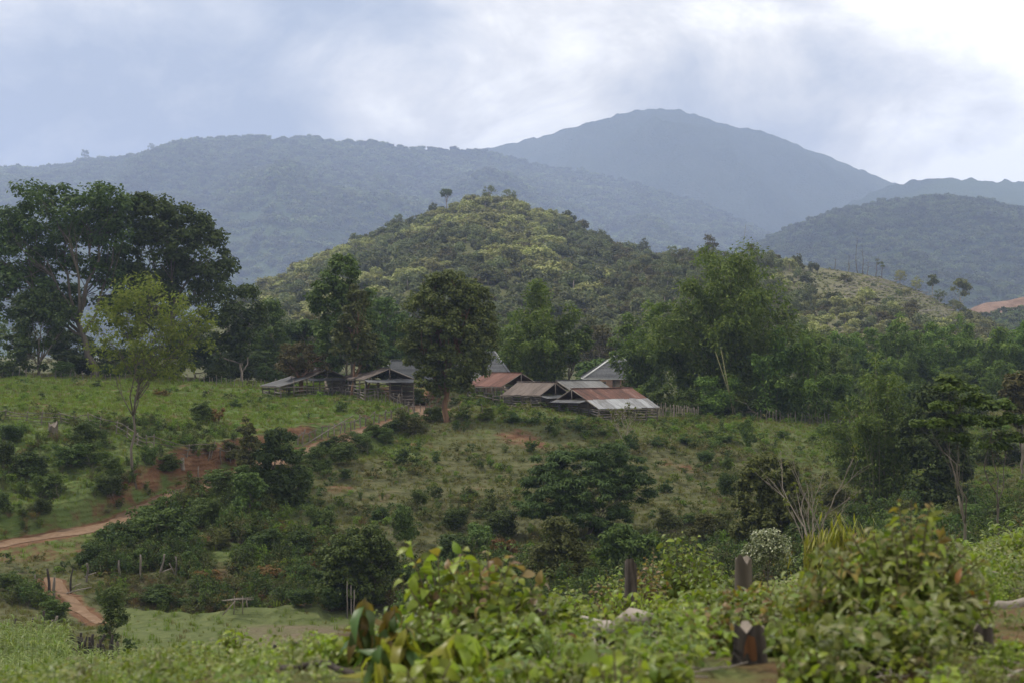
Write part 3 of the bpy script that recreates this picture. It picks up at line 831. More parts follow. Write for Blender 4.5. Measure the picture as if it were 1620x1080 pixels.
def BM(base, h_px, w_px, label, seed=1, ncul=26, mat='bamboo', group='bamboo clumps', **kw):
    b = ground(base[0], base[1])
    s = b.y / F
    c, t = bamboo_meshes(seed, h_px * s * 1.18, w_px * s * 0.42, ncul, M[mat], **kw)
    return put_tree('bamboo_clump', b, c, t, label, 'bamboo', group, names=('culms', 'foliage'))

# big old trees at the far left of the field
T('fig_tree', (150, 196), [(20,400,62,72,2),(85,345,75,52,0),(150,330,62,40,-2),(35,470,52,48,0),(135,400,70,50,3),(190,350,45,50,0),(95,470,40,30,5),(180,440,45,55,2),(-45,420,45,80,2)],
  'giant spreading dark green tree with open forked limbs at the far left of the field', mat='fig', r0=0.55, ncl=170, nl=75, ln=0.5, wd=0.32, cr=0.15, seed=11, trunk=8, limbs=11, shell=0.45)
T('fig_tree', (262, 198), [(235,340,50,40,0),(280,370,55,48,-1),(320,400,45,42,0),(245,420,60,60,2),(340,430,38,20,-2),(300,470,55,60,2),(210,480,50,60,3),(355,415,22,10,-2)],
  'second giant dark tree, rounded crown stepping down to a pointed right-hand bough', mat='fig', r0=0.5, ncl=150, nl=75, ln=0.5, wd=0.32, cr=0.15, seed=12, trunk=8, limbs=9)
T('dark_tree', (62, 192), [(55,520,42,40,0),(40,560,35,26,0),(85,505,38,28,0),(60,480,40,25,1)], 'low dark tree under the giant tree at the far left, short black trunk', mat='dark', r0=0.3, ncl=60, seed=13)
T('dark_tree', (385, 190), [(385,490,34,50,0),(400,530,25,45,0),(360,530,30,50,0),(350,560,30,30,0)], 'dark tree beside the giant pair where the stick fence begins', mat='dark', r0=0.25, ncl=60, seed=14, bark='palebark')
T('dark_tree', (310, 194), [(300,555,40,35,0),(270,560,32,30,0),(330,565,28,28,0)], 'dark low tree between the two giant trunks and the stick fence', mat='dark', r0=0.2, ncl=45, seed=15)
T('dark_tree', (120, 205), [(120,560,35,28,0),(160,570,30,22,0),(100,540,22,25,0)], 'dark thicket tree filling the gap beneath the giant limbs', mat='dark', r0=0.18, ncl=40, seed=16)
# the light green tree
T('sparse_tree', (215, 766, 0), [(230,480,66,45,0),(172,520,50,42,0),(300,520,48,40,0),(240,540,70,38,-1),(320,530,22,22,0),(165,565,30,22,0),(215,455,40,22,0),(250,585,60,20,0),(205,575,40,24,0)],
  'sparse yellow-green young tree with a bare pale trunk on the bank below the field fence', mat='lime', bark='bark', r0=0.15, lean=(0.3, 0), ncl=125, nl=24, ln=0.27, wd=0.16, cr=0.15, seed=17, trunk=8.0, limbs=14, shell=0.35, flat=0.9)
# behind the left sheds
T('tall_tree', (548, 172), [(538,430,30,26,0),(525,470,36,30,0),(560,480,34,36,1),(515,520,30,30,0),(545,530,42,36,0),(575,520,25,36,0),(500,500,16,14,0),(530,565,30,18,0),(590,560,26,22,0)],
  'tall tree with a narrow stepped crown and pale stems behind the left sheds', mat='mid', bark='palebark', r0=0.26, ncl=95, nl=75, seed=18, stems=3, trunk=7, limbs=9)
T('slender_tree', (556, 168), [(565,480,18,28,0),(560,520,28,26,0),(575,550,24,24,0),(545,545,18,18,0)], 'slim olive tree with a reddish trunk in front of the tall stepped tree', mat='olive', bark='redbark', r0=0.19, ncl=50, nl=50, seed=19, trunk=6.5)
T('slender_tree', (582, 169), [(590,575,24,14,0),(600,588,26,9,0),(572,585,16,10,0)], 'thin tree with low drooping branches over the brownish shed roof', mat='mid', bark='redbark', r0=0.13, ncl=26, nl=50, seed=20, trunk=4)
T('pollard_tree', (475, 171), [(478,562,32,20,0),(462,580,26,18,0),(500,580,26,18,0)], 'stocky brownish-crowned tree with a thick short trunk at the stick fence', mat='brown', bark='redbark', r0=0.42, ncl=40, nl=60, ln=0.3, wd=0.16, seed=21, trunk=2.2)
for i, (px, d, bl, lb) in enumerate([
    (440, 205, [(430,520,26,45),(445,560,30,30),(420,560,24,34)], 'dark tree just right of the giant pair, behind the stick fence'),
    (500, 208, [(495,540,28,34),(470,530,20,30),(505,575,30,22)], 'dark tree filling the space left of the tall stepped tree'),
    (612, 204, [(610,510,28,34),(625,545,22,30),(600,555,30,30)], 'dark round tree between the tall stepped tree and the lone field tree'),
    (660, 215, [(655,530,24,30),(665,565,28,26)], 'dark tree peeping out behind the lone field tree on its left side')]):
    T('dark_tree', (px, d), bl, lb, mat='dark' if i % 2 else 'mid', r0=0.25, ncl=55, seed=30 + i)
# the tree standing alone beside the sheds
T('lone_tree', (706, 150), [(700,470,48,30,0),(745,475,34,30,0),(670,500,32,34,0),(715,520,60,40,0),(760,520,25,36,0),(665,550,28,26,0),(725,575,50,36,0),(690,600,34,26,0),(745,545,36,38,0),(715,440,30,12,0)],
  'dense dark olive tree with a rounded top standing alone beside the red-roofed shed', mat='olive', bark='redbark', r0=0.42, ncl=260, nl=80, ln=0.34, wd=0.19, cr=0.14, seed=22, trunk=4.0, limbs=9)
# clumps of bamboo
BM((862, 188), 165, 150, 'broad dark bamboo clump behind the brown-roofed shed', seed=51, ncul=38, nleaf=190, low=0.12, ln=0.5)
T('leaning_tree', (885, 186), [(915,545,22,18,0),(905,570,16,14,0),(925,525,14,12,0)], 'leaning tree trunk sloping out of the broad dark bamboo', mat='mid', bark='bark', r0=0.2, ncl=22, nl=50, seed=52, trunk=2.5)
BM((806, 216), 120, 70, 'bamboo clump half hidden behind the lone tree on its right side', seed=53, ncul=20, low=0.15)
BM((1022, 192), 150, 110, 'mid-green bamboo clump to the right of the grey hip-roofed house', seed=54, ncul=26, low=0.2)
BM((1160, 178), 258, 210, 'tallest bamboo clump, with bare leaning canes at its foot', seed=55, ncul=64, nleaf=230, low=0.02, ln=0.52)
BM((1105, 185), 200, 120, 'bamboo clump rising against the left flank of the tallest one', seed=56, ncul=32, nleaf=200, low=0.03)
BM((1222, 172), 130, 62, 'slim feathery bamboo hugging the right flank of the tallest clump', seed=57, ncul=14, nleaf=170, low=0.08)
BM((1276, 171), 132, 78, 'stand-alone feathery bamboo beside the stick fence on the right', seed=58, ncul=18, nleaf=180, low=0.06)
back = [(1330,235,110,80),(1372,242,105,80),(1410,232,118,85),(1450,240,112,80),(1490,234,118,85),(1530,240,115,80),(1568,232,125,85),(1606,238,122,85),(1645,232,120,85),(1300,228,112,80),(1345,215,70,60),(1430,212,72,70),(1510,212,70,70),(1585,214,75,70)]
bk_lab = ['first bamboo of the far row, next to the stand-alone feathery one', 'second bamboo of the far row counting from the tallest clump', 'third bamboo of the far row, a pointed plume', 'fourth bamboo of the far row, under the felled clearing', 'fifth bamboo of the far row, under the end of the clearing', 'sixth bamboo of the far row, beside the bare earth cutting', 'seventh bamboo of the far row, with a tall twin plume', 'eighth bamboo of the far row near the picture edge', 'last bamboo of the far row, cut by the picture edge', 'bamboo behind the stand-alone feathery one, only its top in sight',
          'low bamboo in front of the far row, nearest the stick fence', 'low bamboo in front of the far row, above the big streamside bamboo', 'low bamboo in front of the far row, above the slim layered trees', 'low bamboo in front of the far row at the picture edge']
pv = [bamboo_meshes(70 + i, 11.0, 3.2, 24, M['bamboo'], nleaf=150, low=0.1, ln=0.6, wd=0.16) for i in range(3)]
for i, (px, d, hp, wp) in enumerate(back):
    c, t = pv[i % 3]; b = ground(px, d)
    put_tree('bamboo_clump', b, c, t, bk_lab[i], 'bamboo', 'bamboo row at the far side of the meadow', rz=i * 1.3, scale=hp * d / F / 9.6, names=('culms', 'foliage'))
# the belt of trees behind the houses, at the foot of the hills
pt_ = []
for i, (mt_, bk_) in enumerate((('mid', 'palebark'), ('hill_dark', 'palebark'), ('brown', 'palebark'))):
    pt_.append(tree_meshes(80 + i, [(0,0,6.5,2.6,2.6,2.6),(1.2,0.4,8.6,2.0,2,1.9),(-1.3,0.3,5.0,2.1,2,2.0),(0.8,-.5,4.2,2.2,2,1.6)], 3.2, 0.2, M[mt_], M[bk_], 55, 50, 0.5, 0.32, 0.95, limbs=5))
belt = [(-20,262,1.0,0),(40,275,.9,1),(95,268,.8,2),(410,262,1.05,1),(450,275,1.1,1),(560,290,.95,1),(600,280,1.0,0),(650,285,1.05,2),(690,275,1.0,1),(770,285,1.05,0),(820,275,1.1,1),(950,270,1.0,2),(985,285,1.05,1),(1040,275,1.2,1),(1085,285,1.3,2),(1230,285,1.1,1),(1270,275,1.0,0),(930,300,1.1,1),(1130,300,1.25,1),(1310,290,.95,1),(500,300,1.1,2),(720,300,1.1,1),(870,300,1.1,2)]
bl_lab = ['hazy low tree seen under the giant tree, first from the picture edge','hazy low tree seen under the giant tree, second from the picture edge','hazy brownish tree seen beneath the giant limbs','forest-edge tree right behind the dark tree of the giant pair','forest-edge tree left of the tall stepped tree','forest-edge tree hidden behind the tall stepped tree','forest-edge tree above the dark gabled shed','brownish forest-edge tree left of the lone tree','forest-edge tree straight behind the lone tree','forest-edge tree between the lone tree and the broad bamboo','forest-edge tree behind the top of the broad bamboo','brownish forest-edge tree right of the broad bamboo','forest-edge tree above the grey hip-roofed house','forest-edge tree behind the mid-green bamboo','brownish forest-edge tree left of the tallest bamboo top','forest-edge tree right of the tallest bamboo','forest-edge tree above the stand-alone feathery bamboo','forest-edge tree farther back, above the leaning trunk','forest-edge tree straight behind the tallest bamboo','forest-edge tree at the foot of the felled clearing','brownish forest-edge tree farther back, left of the tall stepped tree','forest-edge tree farther back, above the lone tree','brownish forest-edge tree farther back, above the broad bamboo']
for i, (px, d, s, k) in enumerate(belt):
    put_tree('forest_edge_tree', ground(px, d), pt_[k][0], pt_[k][1], bl_lab[i], 'tree', 'trees along the forest edge', rz=i * 2.1, scale=s)
# trees that can be told apart on the hills
def on_range(g, px, py):
    X, Y, Z, PX, t = g
    PY = HY - Z / Y * F
    e_ = (PX - px) ** 2 + (PY - py) ** 2
    k = np.unravel_index(np.argmin(e_), e_.shape)
    return Vector((X[k], Y[k], Z[k] - 0.2))
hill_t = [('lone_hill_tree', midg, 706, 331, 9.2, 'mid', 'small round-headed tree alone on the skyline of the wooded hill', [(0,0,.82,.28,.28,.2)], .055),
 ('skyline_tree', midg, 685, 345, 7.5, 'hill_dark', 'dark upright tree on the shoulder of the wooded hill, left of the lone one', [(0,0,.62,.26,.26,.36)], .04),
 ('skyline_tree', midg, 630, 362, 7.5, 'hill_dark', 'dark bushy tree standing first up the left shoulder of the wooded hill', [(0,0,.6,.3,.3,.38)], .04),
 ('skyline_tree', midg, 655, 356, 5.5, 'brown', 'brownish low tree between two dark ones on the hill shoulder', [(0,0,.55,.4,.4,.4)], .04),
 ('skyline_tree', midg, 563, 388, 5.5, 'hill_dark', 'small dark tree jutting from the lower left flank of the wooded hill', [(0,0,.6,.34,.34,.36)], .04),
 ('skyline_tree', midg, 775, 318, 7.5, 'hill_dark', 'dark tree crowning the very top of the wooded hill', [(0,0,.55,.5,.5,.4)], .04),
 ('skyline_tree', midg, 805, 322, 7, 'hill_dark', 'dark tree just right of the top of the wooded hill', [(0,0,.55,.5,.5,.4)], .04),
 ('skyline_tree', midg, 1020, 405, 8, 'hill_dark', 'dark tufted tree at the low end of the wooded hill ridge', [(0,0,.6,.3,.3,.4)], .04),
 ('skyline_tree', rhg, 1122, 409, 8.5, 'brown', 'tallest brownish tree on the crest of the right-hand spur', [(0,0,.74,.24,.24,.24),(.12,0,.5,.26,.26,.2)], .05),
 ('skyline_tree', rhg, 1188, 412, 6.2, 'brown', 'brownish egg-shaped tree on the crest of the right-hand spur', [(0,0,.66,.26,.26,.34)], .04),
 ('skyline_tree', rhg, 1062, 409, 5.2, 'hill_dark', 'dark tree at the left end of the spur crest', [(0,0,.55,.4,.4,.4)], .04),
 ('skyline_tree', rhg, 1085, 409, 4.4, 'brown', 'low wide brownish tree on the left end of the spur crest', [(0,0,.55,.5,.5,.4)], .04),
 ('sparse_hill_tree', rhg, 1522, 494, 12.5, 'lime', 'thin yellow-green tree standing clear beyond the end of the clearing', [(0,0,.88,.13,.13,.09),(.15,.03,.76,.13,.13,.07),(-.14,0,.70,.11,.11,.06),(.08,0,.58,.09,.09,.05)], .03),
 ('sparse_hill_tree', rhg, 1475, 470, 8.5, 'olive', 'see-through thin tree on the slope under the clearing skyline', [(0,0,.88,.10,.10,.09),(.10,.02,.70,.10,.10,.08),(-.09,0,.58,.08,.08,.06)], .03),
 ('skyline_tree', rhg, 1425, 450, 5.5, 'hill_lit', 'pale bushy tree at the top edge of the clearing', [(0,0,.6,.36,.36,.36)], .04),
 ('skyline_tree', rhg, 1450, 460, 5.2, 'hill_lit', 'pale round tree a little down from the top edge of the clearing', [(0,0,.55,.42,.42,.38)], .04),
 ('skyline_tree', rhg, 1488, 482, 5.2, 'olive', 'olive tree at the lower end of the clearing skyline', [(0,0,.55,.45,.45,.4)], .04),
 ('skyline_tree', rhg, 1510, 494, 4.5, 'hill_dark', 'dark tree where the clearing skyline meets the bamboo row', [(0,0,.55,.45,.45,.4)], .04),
 ('skyline_tree', leftg, 135, 256, 36, 'far', 'tiny tufted tree on the far skyline above the giant tree', [(0,0,.6,.3,.3,.35)], .03),
 ('skyline_tree', leftg, 238, 247, 33, 'far', 'tiny dark tree on the far skyline right above the gap of the giant pair', [(0,0,.6,.35,.35,.38)], .03),
 ('skyline_tree', leftg, 270, 240, 23, 'far', 'smallest tuft on the far skyline where the range starts to rise', [(0,0,.6,.4,.4,.4)], .03)]
for i, (nm, g, px, py, h, mt_, lb, bl, r_) in enumerate(hill_t):
    c, t = tree_meshes(300 + i, [tuple(v * h for v in b) for b in bl], h * 0.45, r_ * h * 0.5, M[mt_], M['palebark'], 26, 26, h * 0.075, h * 0.05, h * 0.12, limbs=4)
    put_tree(nm, on_range(g, px, py), c, t, lb, 'tree')
# dead trunks on the clearing skyline
dead = [(1359,428,11.5,'tallest dead trunk on the clearing skyline, one of a close pair'),(1365,429,9.5,'slightly shorter dead trunk next to the tallest on the clearing skyline'),(1386,436,6.2,'dead trunk with a ragged tuft, left one of the pair on the clearing'),(1395,438,5.6,'dead trunk with a ragged tuft, right one of the pair on the clearing'),(1342,428,5.0,'thin dead pole left of the tallest dead trunk'),(1322,426,4.0,'short dead pole at the left end of the clearing skyline'),(1372,430,4.8,'short dead pole between the tallest trunk and the tufted pair')]
for i, (px, py, h, lb) in enumerate(dead):
    r_ = np.random.default_rng(400 + i); tb = MB()
    p = curve_pts((0, 0, -0.3), (r_.normal() * .25, 0, h), 6, r_, 0.015); tb.tube(p, np.linspace(.16, .05, 6), 6)
    o = thing('dead_tree', on_range(rhg, px, py), lb, 'dead tree', 'dead trunks on the clearing')
    tb.build('trunk', M['bark'], o)
    for q in range(5):
        s_ = p[r_.integers(2, 6)]; bb = MB()
        bb.tube(curve_pts(s_, s_ + [r_.normal() * .7, r_.normal() * .5, r_.uniform(.4, 1.3)], 4, r_), np.linspace(.05, .02, 4), 4)
        bb.build('branch', M['bark'], o)
    if i in (2, 3):
        cb = MB(); clump_leaves(cb, r_, [p[-1], p[-2] + [.3, 0, 0]], .8, 30, .5, .3); cb.build('leaf_tuft', M['olive'], o)

# ------------------------------------------------------------------ sheds and houses
def sheet_mat(name, cols, metal=0.0, rough=0.7, spec=0.3):
    """roof sheeting: rust streaks run down the slope (local y), each sheet ages by itself"""
    m, t, b = newmat(name)
    co = t.nodes.new('ShaderNodeTexCoord'); mpn = t.nodes.new('ShaderNodeMapping')
    oi = t.nodes.new('ShaderNodeObjectInfo')
    cmb = t.nodes.new('ShaderNodeCombineXYZ')
    t.links.new(mathn(t, 'MULTIPLY', oi.outputs['Random'], 40.0), cmb.inputs[0])
    t.links.new(mathn(t, 'MULTIPLY', oi.outputs['Random'], 17.0), cmb.inputs[1])
    t.links.new(cmb.outputs[0], mpn.inputs['Location'])
    mpn.inputs['Scale'].default_value = (3.0, 0.55, 1)
    t.links.new(co.outputs['Object'], mpn.inputs['Vector'])
    n = noise(t, mpn.outputs['Vector'], 1.6, 7, 0.65, 0.6)
    v = mathn(t, 'MULTIPLY_ADD', oi.outputs['Random'], 0.34, mathn(t, 'SUBTRACT', n, 0.17))
    k = len(cols)
    c = ramp(t, v, [(0.25 + 0.5 * i / (k - 1), col) for i, col in enumerate(cols)])
    t.links.new(c, b.inputs['Base Color'])
    b.inputs['Metallic'].default_value = metal; b.inputs['Roughness'].default_value = rough
    b.inputs['Specular IOR Level'].default_value = spec
    return m
M['rust'] = sheet_mat('rusty_sheet', [(0.045, 0.026, 0.020), (0.095, 0.045, 0.032), (0.135, 0.062, 0.045), (0.21, 0.13, 0.11)])
M['redrust'] = sheet_mat('red_rust_sheet', [(0.070, 0.033, 0.024), (0.125, 0.056, 0.040), (0.17, 0.085, 0.066)])
M['brownroof'] = sheet_mat('brown_sheet', [(0.060, 0.045, 0.037), (0.115, 0.088, 0.073), (0.17, 0.135, 0.115)])
M['silver'] = sheet_mat('galvanised_sheet', [(0.14, 0.135, 0.13), (0.28, 0.28, 0.285), (0.42, 0.43, 0.44)], 0.25, 0.5, 0.4)
M['greyroof'] = sheet_mat('grey_fibre_sheet', [(0.085, 0.083, 0.08), (0.15, 0.147, 0.143), (0.22, 0.216, 0.21)])
M['darkroof'] = sheet_mat('dark_grey_sheet', [(0.06, 0.06, 0.062), (0.10, 0.10, 0.102), (0.15, 0.15, 0.152)])
M['tile'] = sheet_mat('grey_tile', [(0.11, 0.11, 0.114), (0.17, 0.17, 0.174), (0.23, 0.23, 0.234)])
M['darktile'] = sheet_mat('dark_grey_tile', [(0.055, 0.057, 0.06), (0.085, 0.087, 0.09), (0.12, 0.122, 0.126)])
M['fascia'] = plain_mat('white_fascia', (0.36, 0.36, 0.35), (0.5, 0.5, 0.49), 3)
M['brick_wall'] = plain_mat('old_wall', (0.16, 0.10, 0.075), (0.24, 0.16, 0.12), 3)

_sheets = {}
def sheet_mesh(w, ln, mat):
    key = (round(w, 2), round(ln, 2), mat)
    if key not in _sheets:
        n = 12; x = np.linspace(-w / 2, w / 2, n + 1); mb = MB()
        z = 0.022 * np.where(np.arange(n + 1) % 2, 1, -1)
        V = np.concatenate([np.stack([x, np.full(n + 1, y), z], -1) for y in (-ln / 2, ln / 2)])
        i = np.arange(n)
        mb.add(V, np.stack([i, i + 1, i + n + 2, i + n + 1], -1))
        _sheets[key] = mb.mesh('roof_sheet', M[mat])
    return _sheets[key]

def frame_mat(xa, ya):
    xa = xa.normalized(); za = xa.cross(ya).normalized()
    if za.z < 0: za = -za
    ya = za.cross(xa)
    return Matrix((xa, ya, za)).transposed()

def shed(anchor, d, theta, Ln, sideA, sideB, label, skirt=True, npost=5, nrail=4, rng_seed=1, skirtmat='darkroof', fence_sides='ABxX', back_boards=None, skirt_w=1.0):
    rg = np.random.default_rng(rng_seed)
    top = P(anchor[0], anchor[1], d)
    th = math.radians(theta)
    r = Vector((math.cos(th), math.sin(th), 0)); n = Vector((math.sin(th), -math.cos(th), 0))
    org = Vector((top.x, top.y, float(H(top.x, top.y)[0])))
    o = thing('cattle_shed', org, label, 'shed', 'open-sided cattle sheds with sheet roofs')
    R0 = top - org
    def add(mb, nm, mat): return mb.build(nm, M[mat], o)
    eaves = {}
    for sgn, prof_, key in ((1, sideA, 'A'), (-1, sideB, 'B')):
        p = R0.copy()
        for (w, dr, mat) in prof_:
            q = p + n * sgn * w - Vector((0, 0, dr))
            sl = (q - p); L2 = sl.length
            ns = max(2, round(Ln / 0.82)); sw = Ln / ns
            me = sheet_mesh(sw * 1.04, L2 * 1.03, mat)
            for i in range(ns):
                s = link('roof_sheet', me, o)
                c = (p + q) / 2 + r * (sw * (i + .5)) + Vector((0, 0, 0.05 + 0.012 * (i % 2) + rg.uniform(-.012, .012)))
                s.matrix_local = Matrix.Translation(c + sl.normalized() * rg.uniform(-.05, .05)) @ (frame_mat(r, sl).to_4x4()) @ Matrix.Rotation(rg.uniform(-.008, .008), 4, 'Z')
            # rafters at both ends and a purlin below
            for x in (0.02, Ln - 0.02):
                mb = MB(); mb.bar(p + r * x - Vector((0, 0, .02)), q + r * x - Vector((0, 0, .02)), 0.07, 0.10); add(mb, 'rafter', 'plank')
            mb = MB(); mb.bar(q - r * .25 - Vector((0, 0, .07)), q + r * (Ln + .25) - Vector((0, 0, .07)), 0.08, 0.08); add(mb, 'purlin', 'plank')
            p = q
        eaves[key] = p
    mb = MB(); mb.bar(R0 - r * .1 + Vector((0, 0, .10)), R0 + r * (Ln + .1) + Vector((0, 0, .10)), 0.28, 0.05); add(mb, 'ridge_cap', sideA[0][2])
    # skirt roof across the visible gable
    eA, eB = eaves['A'], eaves['B']
    a1 = R0 + n * sideA[0][0] - Vector((0, 0, sideA[0][1])); b1 = R0 - n * sideB[0][0] - Vector((0, 0, sideB[0][1]))
    if skirt:
        ns = max(2, round((a1 - b1).length / 0.85)); sw = (a1 - b1).length / ns
        me = sheet_mesh(sw * 1.03, skirt_w * 1.1, skirtmat)
        for i in range(ns):
            s = link('skirt_sheet', me, o)
            c = b1 + (a1 - b1) * ((i + .5) / ns) - r * skirt_w * .5 - Vector((0, 0, .13 + rg.uniform(0, .015)))
            s.matrix_local = Matrix.Translation(c) @ frame_mat((a1 - b1), (r + Vector((0, 0, .22)))).to_4x4()
        mb = MB(); mb.bar(a1 - Vector((0, 0, .1)), b1 - Vector((0, 0, .1)), .09, .09); add(mb, 'tie_beam', 'plank')
    mb = MB(); mb.bar((a1 + b1) / 2 + r * .03, R0 + r * .03, .08, .08); add(mb, 'king_post', 'plank')
    # posts from the ground to the eaves, then rails
    def gz(v): return float(H(org.x + v.x, org.y + v.y)[0]) - org.z
    def post(v, ztop):
        mb = MB(); z0 = gz(v)
        j = Vector((rg.normal() * .03, rg.normal() * .03, 0))
        mb.tube([v.xy.to_3d() + Vector((0, 0, z0 - .3)), v.xy.to_3d() + j + Vector((0, 0, (z0 + ztop) / 2)), v.xy.to_3d() + Vector((0, 0, ztop))], [.085, .08, .07], 6)
        add(mb, 'post', 'post')
    def railrun(p, q, ztop, boards=None):
        zt = min(ztop, gz((p + q) / 2) + 1.35)
        for i in range(nrail):
            f = (i + .55) / nrail
            za = gz(p) + (zt - gz(p)) * f + rg.uniform(-.04, .04); zb = gz(q) + (zt - gz(q)) * f + rg.uniform(-.07, .07)
            if rg.random() < .08: continue
            mb = MB(); a_ = Vector((p.x, p.y, za)); b_ = Vector((q.x, q.y, zb)); e_ = (b_ - a_).normalized() * .12
            mb.bar(a_ - e_, b_ + e_, .045, .095); add(mb, 'rail', 'rail')
    rows = {'A': (eA, 1), 'B': (eB, -1)}
    for key, (ev, sg) in rows.items():
        base = ev - n * sg * 0.22
        pts = [base + r * (Ln * i / (npost - 1) * .96 + Ln * .02) for i in range(npost)]
        for v in pts: post(v, ev.z - .05)
        if key in fence_sides:
            for p, q in zip(pts[:-1], pts[1:]): railrun(p, q, ev.z - .15)
    for x, ch in ((0.02 * Ln, 'x'), (0.98 * Ln, 'X')):
        A_ = eA - n * .22 + r * x; B_ = eB + n * .22 + r * x
        k = max(3, round((A_ - B_).length / 1.5))
        pts = [B_ + (A_ - B_) * (i / k) for i in range(k + 1)]
        for i, v in enumerate(pts[1:-1]):
            post(v, min(a1.z, b1.z) - .12)
        if ch in fence_sides:
            for p, q in zip(pts[:-1], pts[1:]): railrun(p, q, min(eA.z, eB.z) + .1)
    # boards added along the back side to keep the inside dark
    if back_boards:
        A_ = {'A': eA - n * .3, 'B': eB + n * .3}[back_boards]
        z1 = A_.z - .12
        nb = 5
        for i in range(nb):
            mb = MB(); g0 = gz(A_ + r * Ln / 2)
            h_ = (z1 - g0) / nb
            zc = g0 + h_ * (i + .5)
            mb.bar(Vector((A_.x, A_.y, zc)), Vector((A_.x, A_.y, zc)) + r * Ln, .03, h_ * .93); add(mb, 'wall_board', 'plank')
    return o

shed((904, 615), 157, 36, 7.9, [(2.5, 1.05, 'rust'), (1.9, .86, 'silver')], [(2.4, 1.1, 'rust')], 'front cattle shed with a rust-red upper roof and a silver lower roof', rng_seed=1, npost=6, back_boards='B')
shed((879, 605), 161, 142, 4.9, [(2.7, 1.25, 'brownroof')], [(2.7, 1.28, 'brownroof')], 'cattle shed with a dull brown sheet roof, middle of the row', rng_seed=2, npost=5, back_boards='A')
shed((825, 590), 167, 142, 4.8, [(3.4, 1.35, 'redrust')], [(3.5, 1.40, 'redrust')], 'cattle shed with a plain red-rust roof next to the lone tree', rng_seed=3, npost=5, nrail=3, skirt=False, back_boards='A')
shed((881, 602), 166, 36, 5.8, [(2.5, 1.05, 'greyroof')], [(2.5, 1.05, 'greyroof')], 'cattle shed with a weathered grey roof, squeezed behind the front one', rng_seed=4, npost=4, skirt=True)
shed((616, 582.5), 166, 118, 6.5, [(3.1, 1.2, 'darkroof')], [(2.9, 1.15, 'brownroof')], 'dark timber shed with a broad front gable and a brownish side roof', rng_seed=5, npost=5, nrail=4, skirt_w=1.1, back_boards='A')
shed((518, 583), 170, 118, 6.0, [(2.3, .95, 'darkroof')], [(2.3, 1.0, 'brownroof'), (3.2, .9, 'darkroof')], 'dark shed whose roof runs down to a long low lean-to behind the stocky tree', rng_seed=6, npost=4, nrail=3, skirt_w=.9, back_boards='A')

def hip_house(rl, rr, rpy, el, er, epy, d, depth, label, mat='tile', courses=17, wall='brick_wall'):
    """ridge pixels rl..rr at rpy; near eave pixels el..er at epy, at distance d; depth in metres"""
    s = d / F
    e0 = P(el, epy, d); e1 = P(er, epy, d)
    dm = d + depth / 2
    r0 = P(rl, rpy, dm); r1 = P(rr, rpy, dm)
    cx_ = (e0.x + e1.x) / 2
    gz = float(H(cx_, d + depth / 2)[0])
    org = Vector((cx_, d + depth / 2, gz))
    o = thing('house', org, label, 'house', 'houses with grey tiled roofs')
    b0 = e0 + Vector((0, depth, 0)); b1 = e1 + Vector((0, depth, 0))
    ez = e0.z
    def plane(a, b, c, dd, nm):   # eave a-b, ridge c-dd
        nrm = (b - a).cross(dd - a).normalized()
        if nrm.z < 0: nrm = -nrm
        for i in range(courses):
            f0 = i / courses; f1 = min(1, (i + 1.25) / courses)
            mb = MB()
            A_ = a.lerp(dd, f0); B_ = b.lerp(c, f0); C_ = b.lerp(c, f1); D_ = a.lerp(dd, f1)
            V = [A_ - org + nrm * .035, B_ - org + nrm * .035, C_ - org + nrm * .006, D_ - org + nrm * .006, A_ - org, B_ - org]
            mb.add([v[:] for v in V], [[0, 1, 2, 3], [4, 5, 1, 0]])
            mb.build('tile_course', M[mat], o)
    plane(e0, e1, r1, r0, 'front'); plane(b1, b0, r0, r1, 'back')
    plane(b0, e0, r0, r0, 'left'); plane(e1, b1, r1, r1, 'right')
    for a, b in ((e0, r0), (e1, r1), (b0, r0), (b1, r1), (r0, r1)):
        if (b - a).length < .05: continue
        mb = MB(); mb.bar(a - org + Vector((0, 0, .09)), b - org + Vector((0, 0, .09)), .26, .09); mb.build('hip_cap', M['fascia' if (a == e0 and mat == 'tile') else mat], o)
    for a, b in ((e0, e1), (b0, b1), (e0, b0), (e1, b1)):
        mb = MB(); mb.bar(a - org - Vector((0, 0, .09)), b - org - Vector((0, 0, .09)), .06, .16); mb.build('fascia', M['fascia'], o)
    ins = .55
    w0 = e0 - org + Vector((ins, ins, 0)); w1 = b1 - org - Vector((ins, ins, 0))
    zt = ez - org.z - .12; zb = -1.0
    for (xa, ya, xb, yb) in ((w0.x, w0.y, w1.x, w0.y), (w0.x, w1.y, w1.x, w1.y), (w0.x, w0.y + .1, w0.x, w1.y - .1), (w1.x, w0.y + .1, w1.x, w1.y - .1)):
        mb = MB(); mb.box(((xa + xb) / 2, (ya + yb) / 2, (zt + zb) / 2), (abs(xb - xa) + .18, abs(yb - ya) + .18 if yb != ya else .18, zt - zb)); mb.build('wall', M[wall], o)
    for f in (.25, .7):
        x = w0.x + (w1.x - w0.x) * f
        mb = MB(); mb.box((x, w0.y - .1, zt - .75), (.9, .06, .9)); wi = mb.build('window', M['plank'], o)
        mb = MB(); mb.box((x, w0.y - .135, zt - .75), (.7, .02, .7)); mb.build('pane', M['darkpost'], wi)
    mb = MB(); x = w0.x + (w1.x - w0.x) * .48
    mb.box((x, w0.y - .1, zt - 1.1), (.95, .06, 2.0)); mb.build('door', M['plank'], o)
    return o
hip_house(974, 978, 562, 924, 1030, 598, 205, 9, 'house with a pointed pale-grey tiled roof and white roof edge behind the front shed', 'tile')
hip_house(738, 782, 556, 712, 806, 591, 198, 9, 'house with a pale-grey tiled roof between the lone tree and the broad bamboo', 'tile')
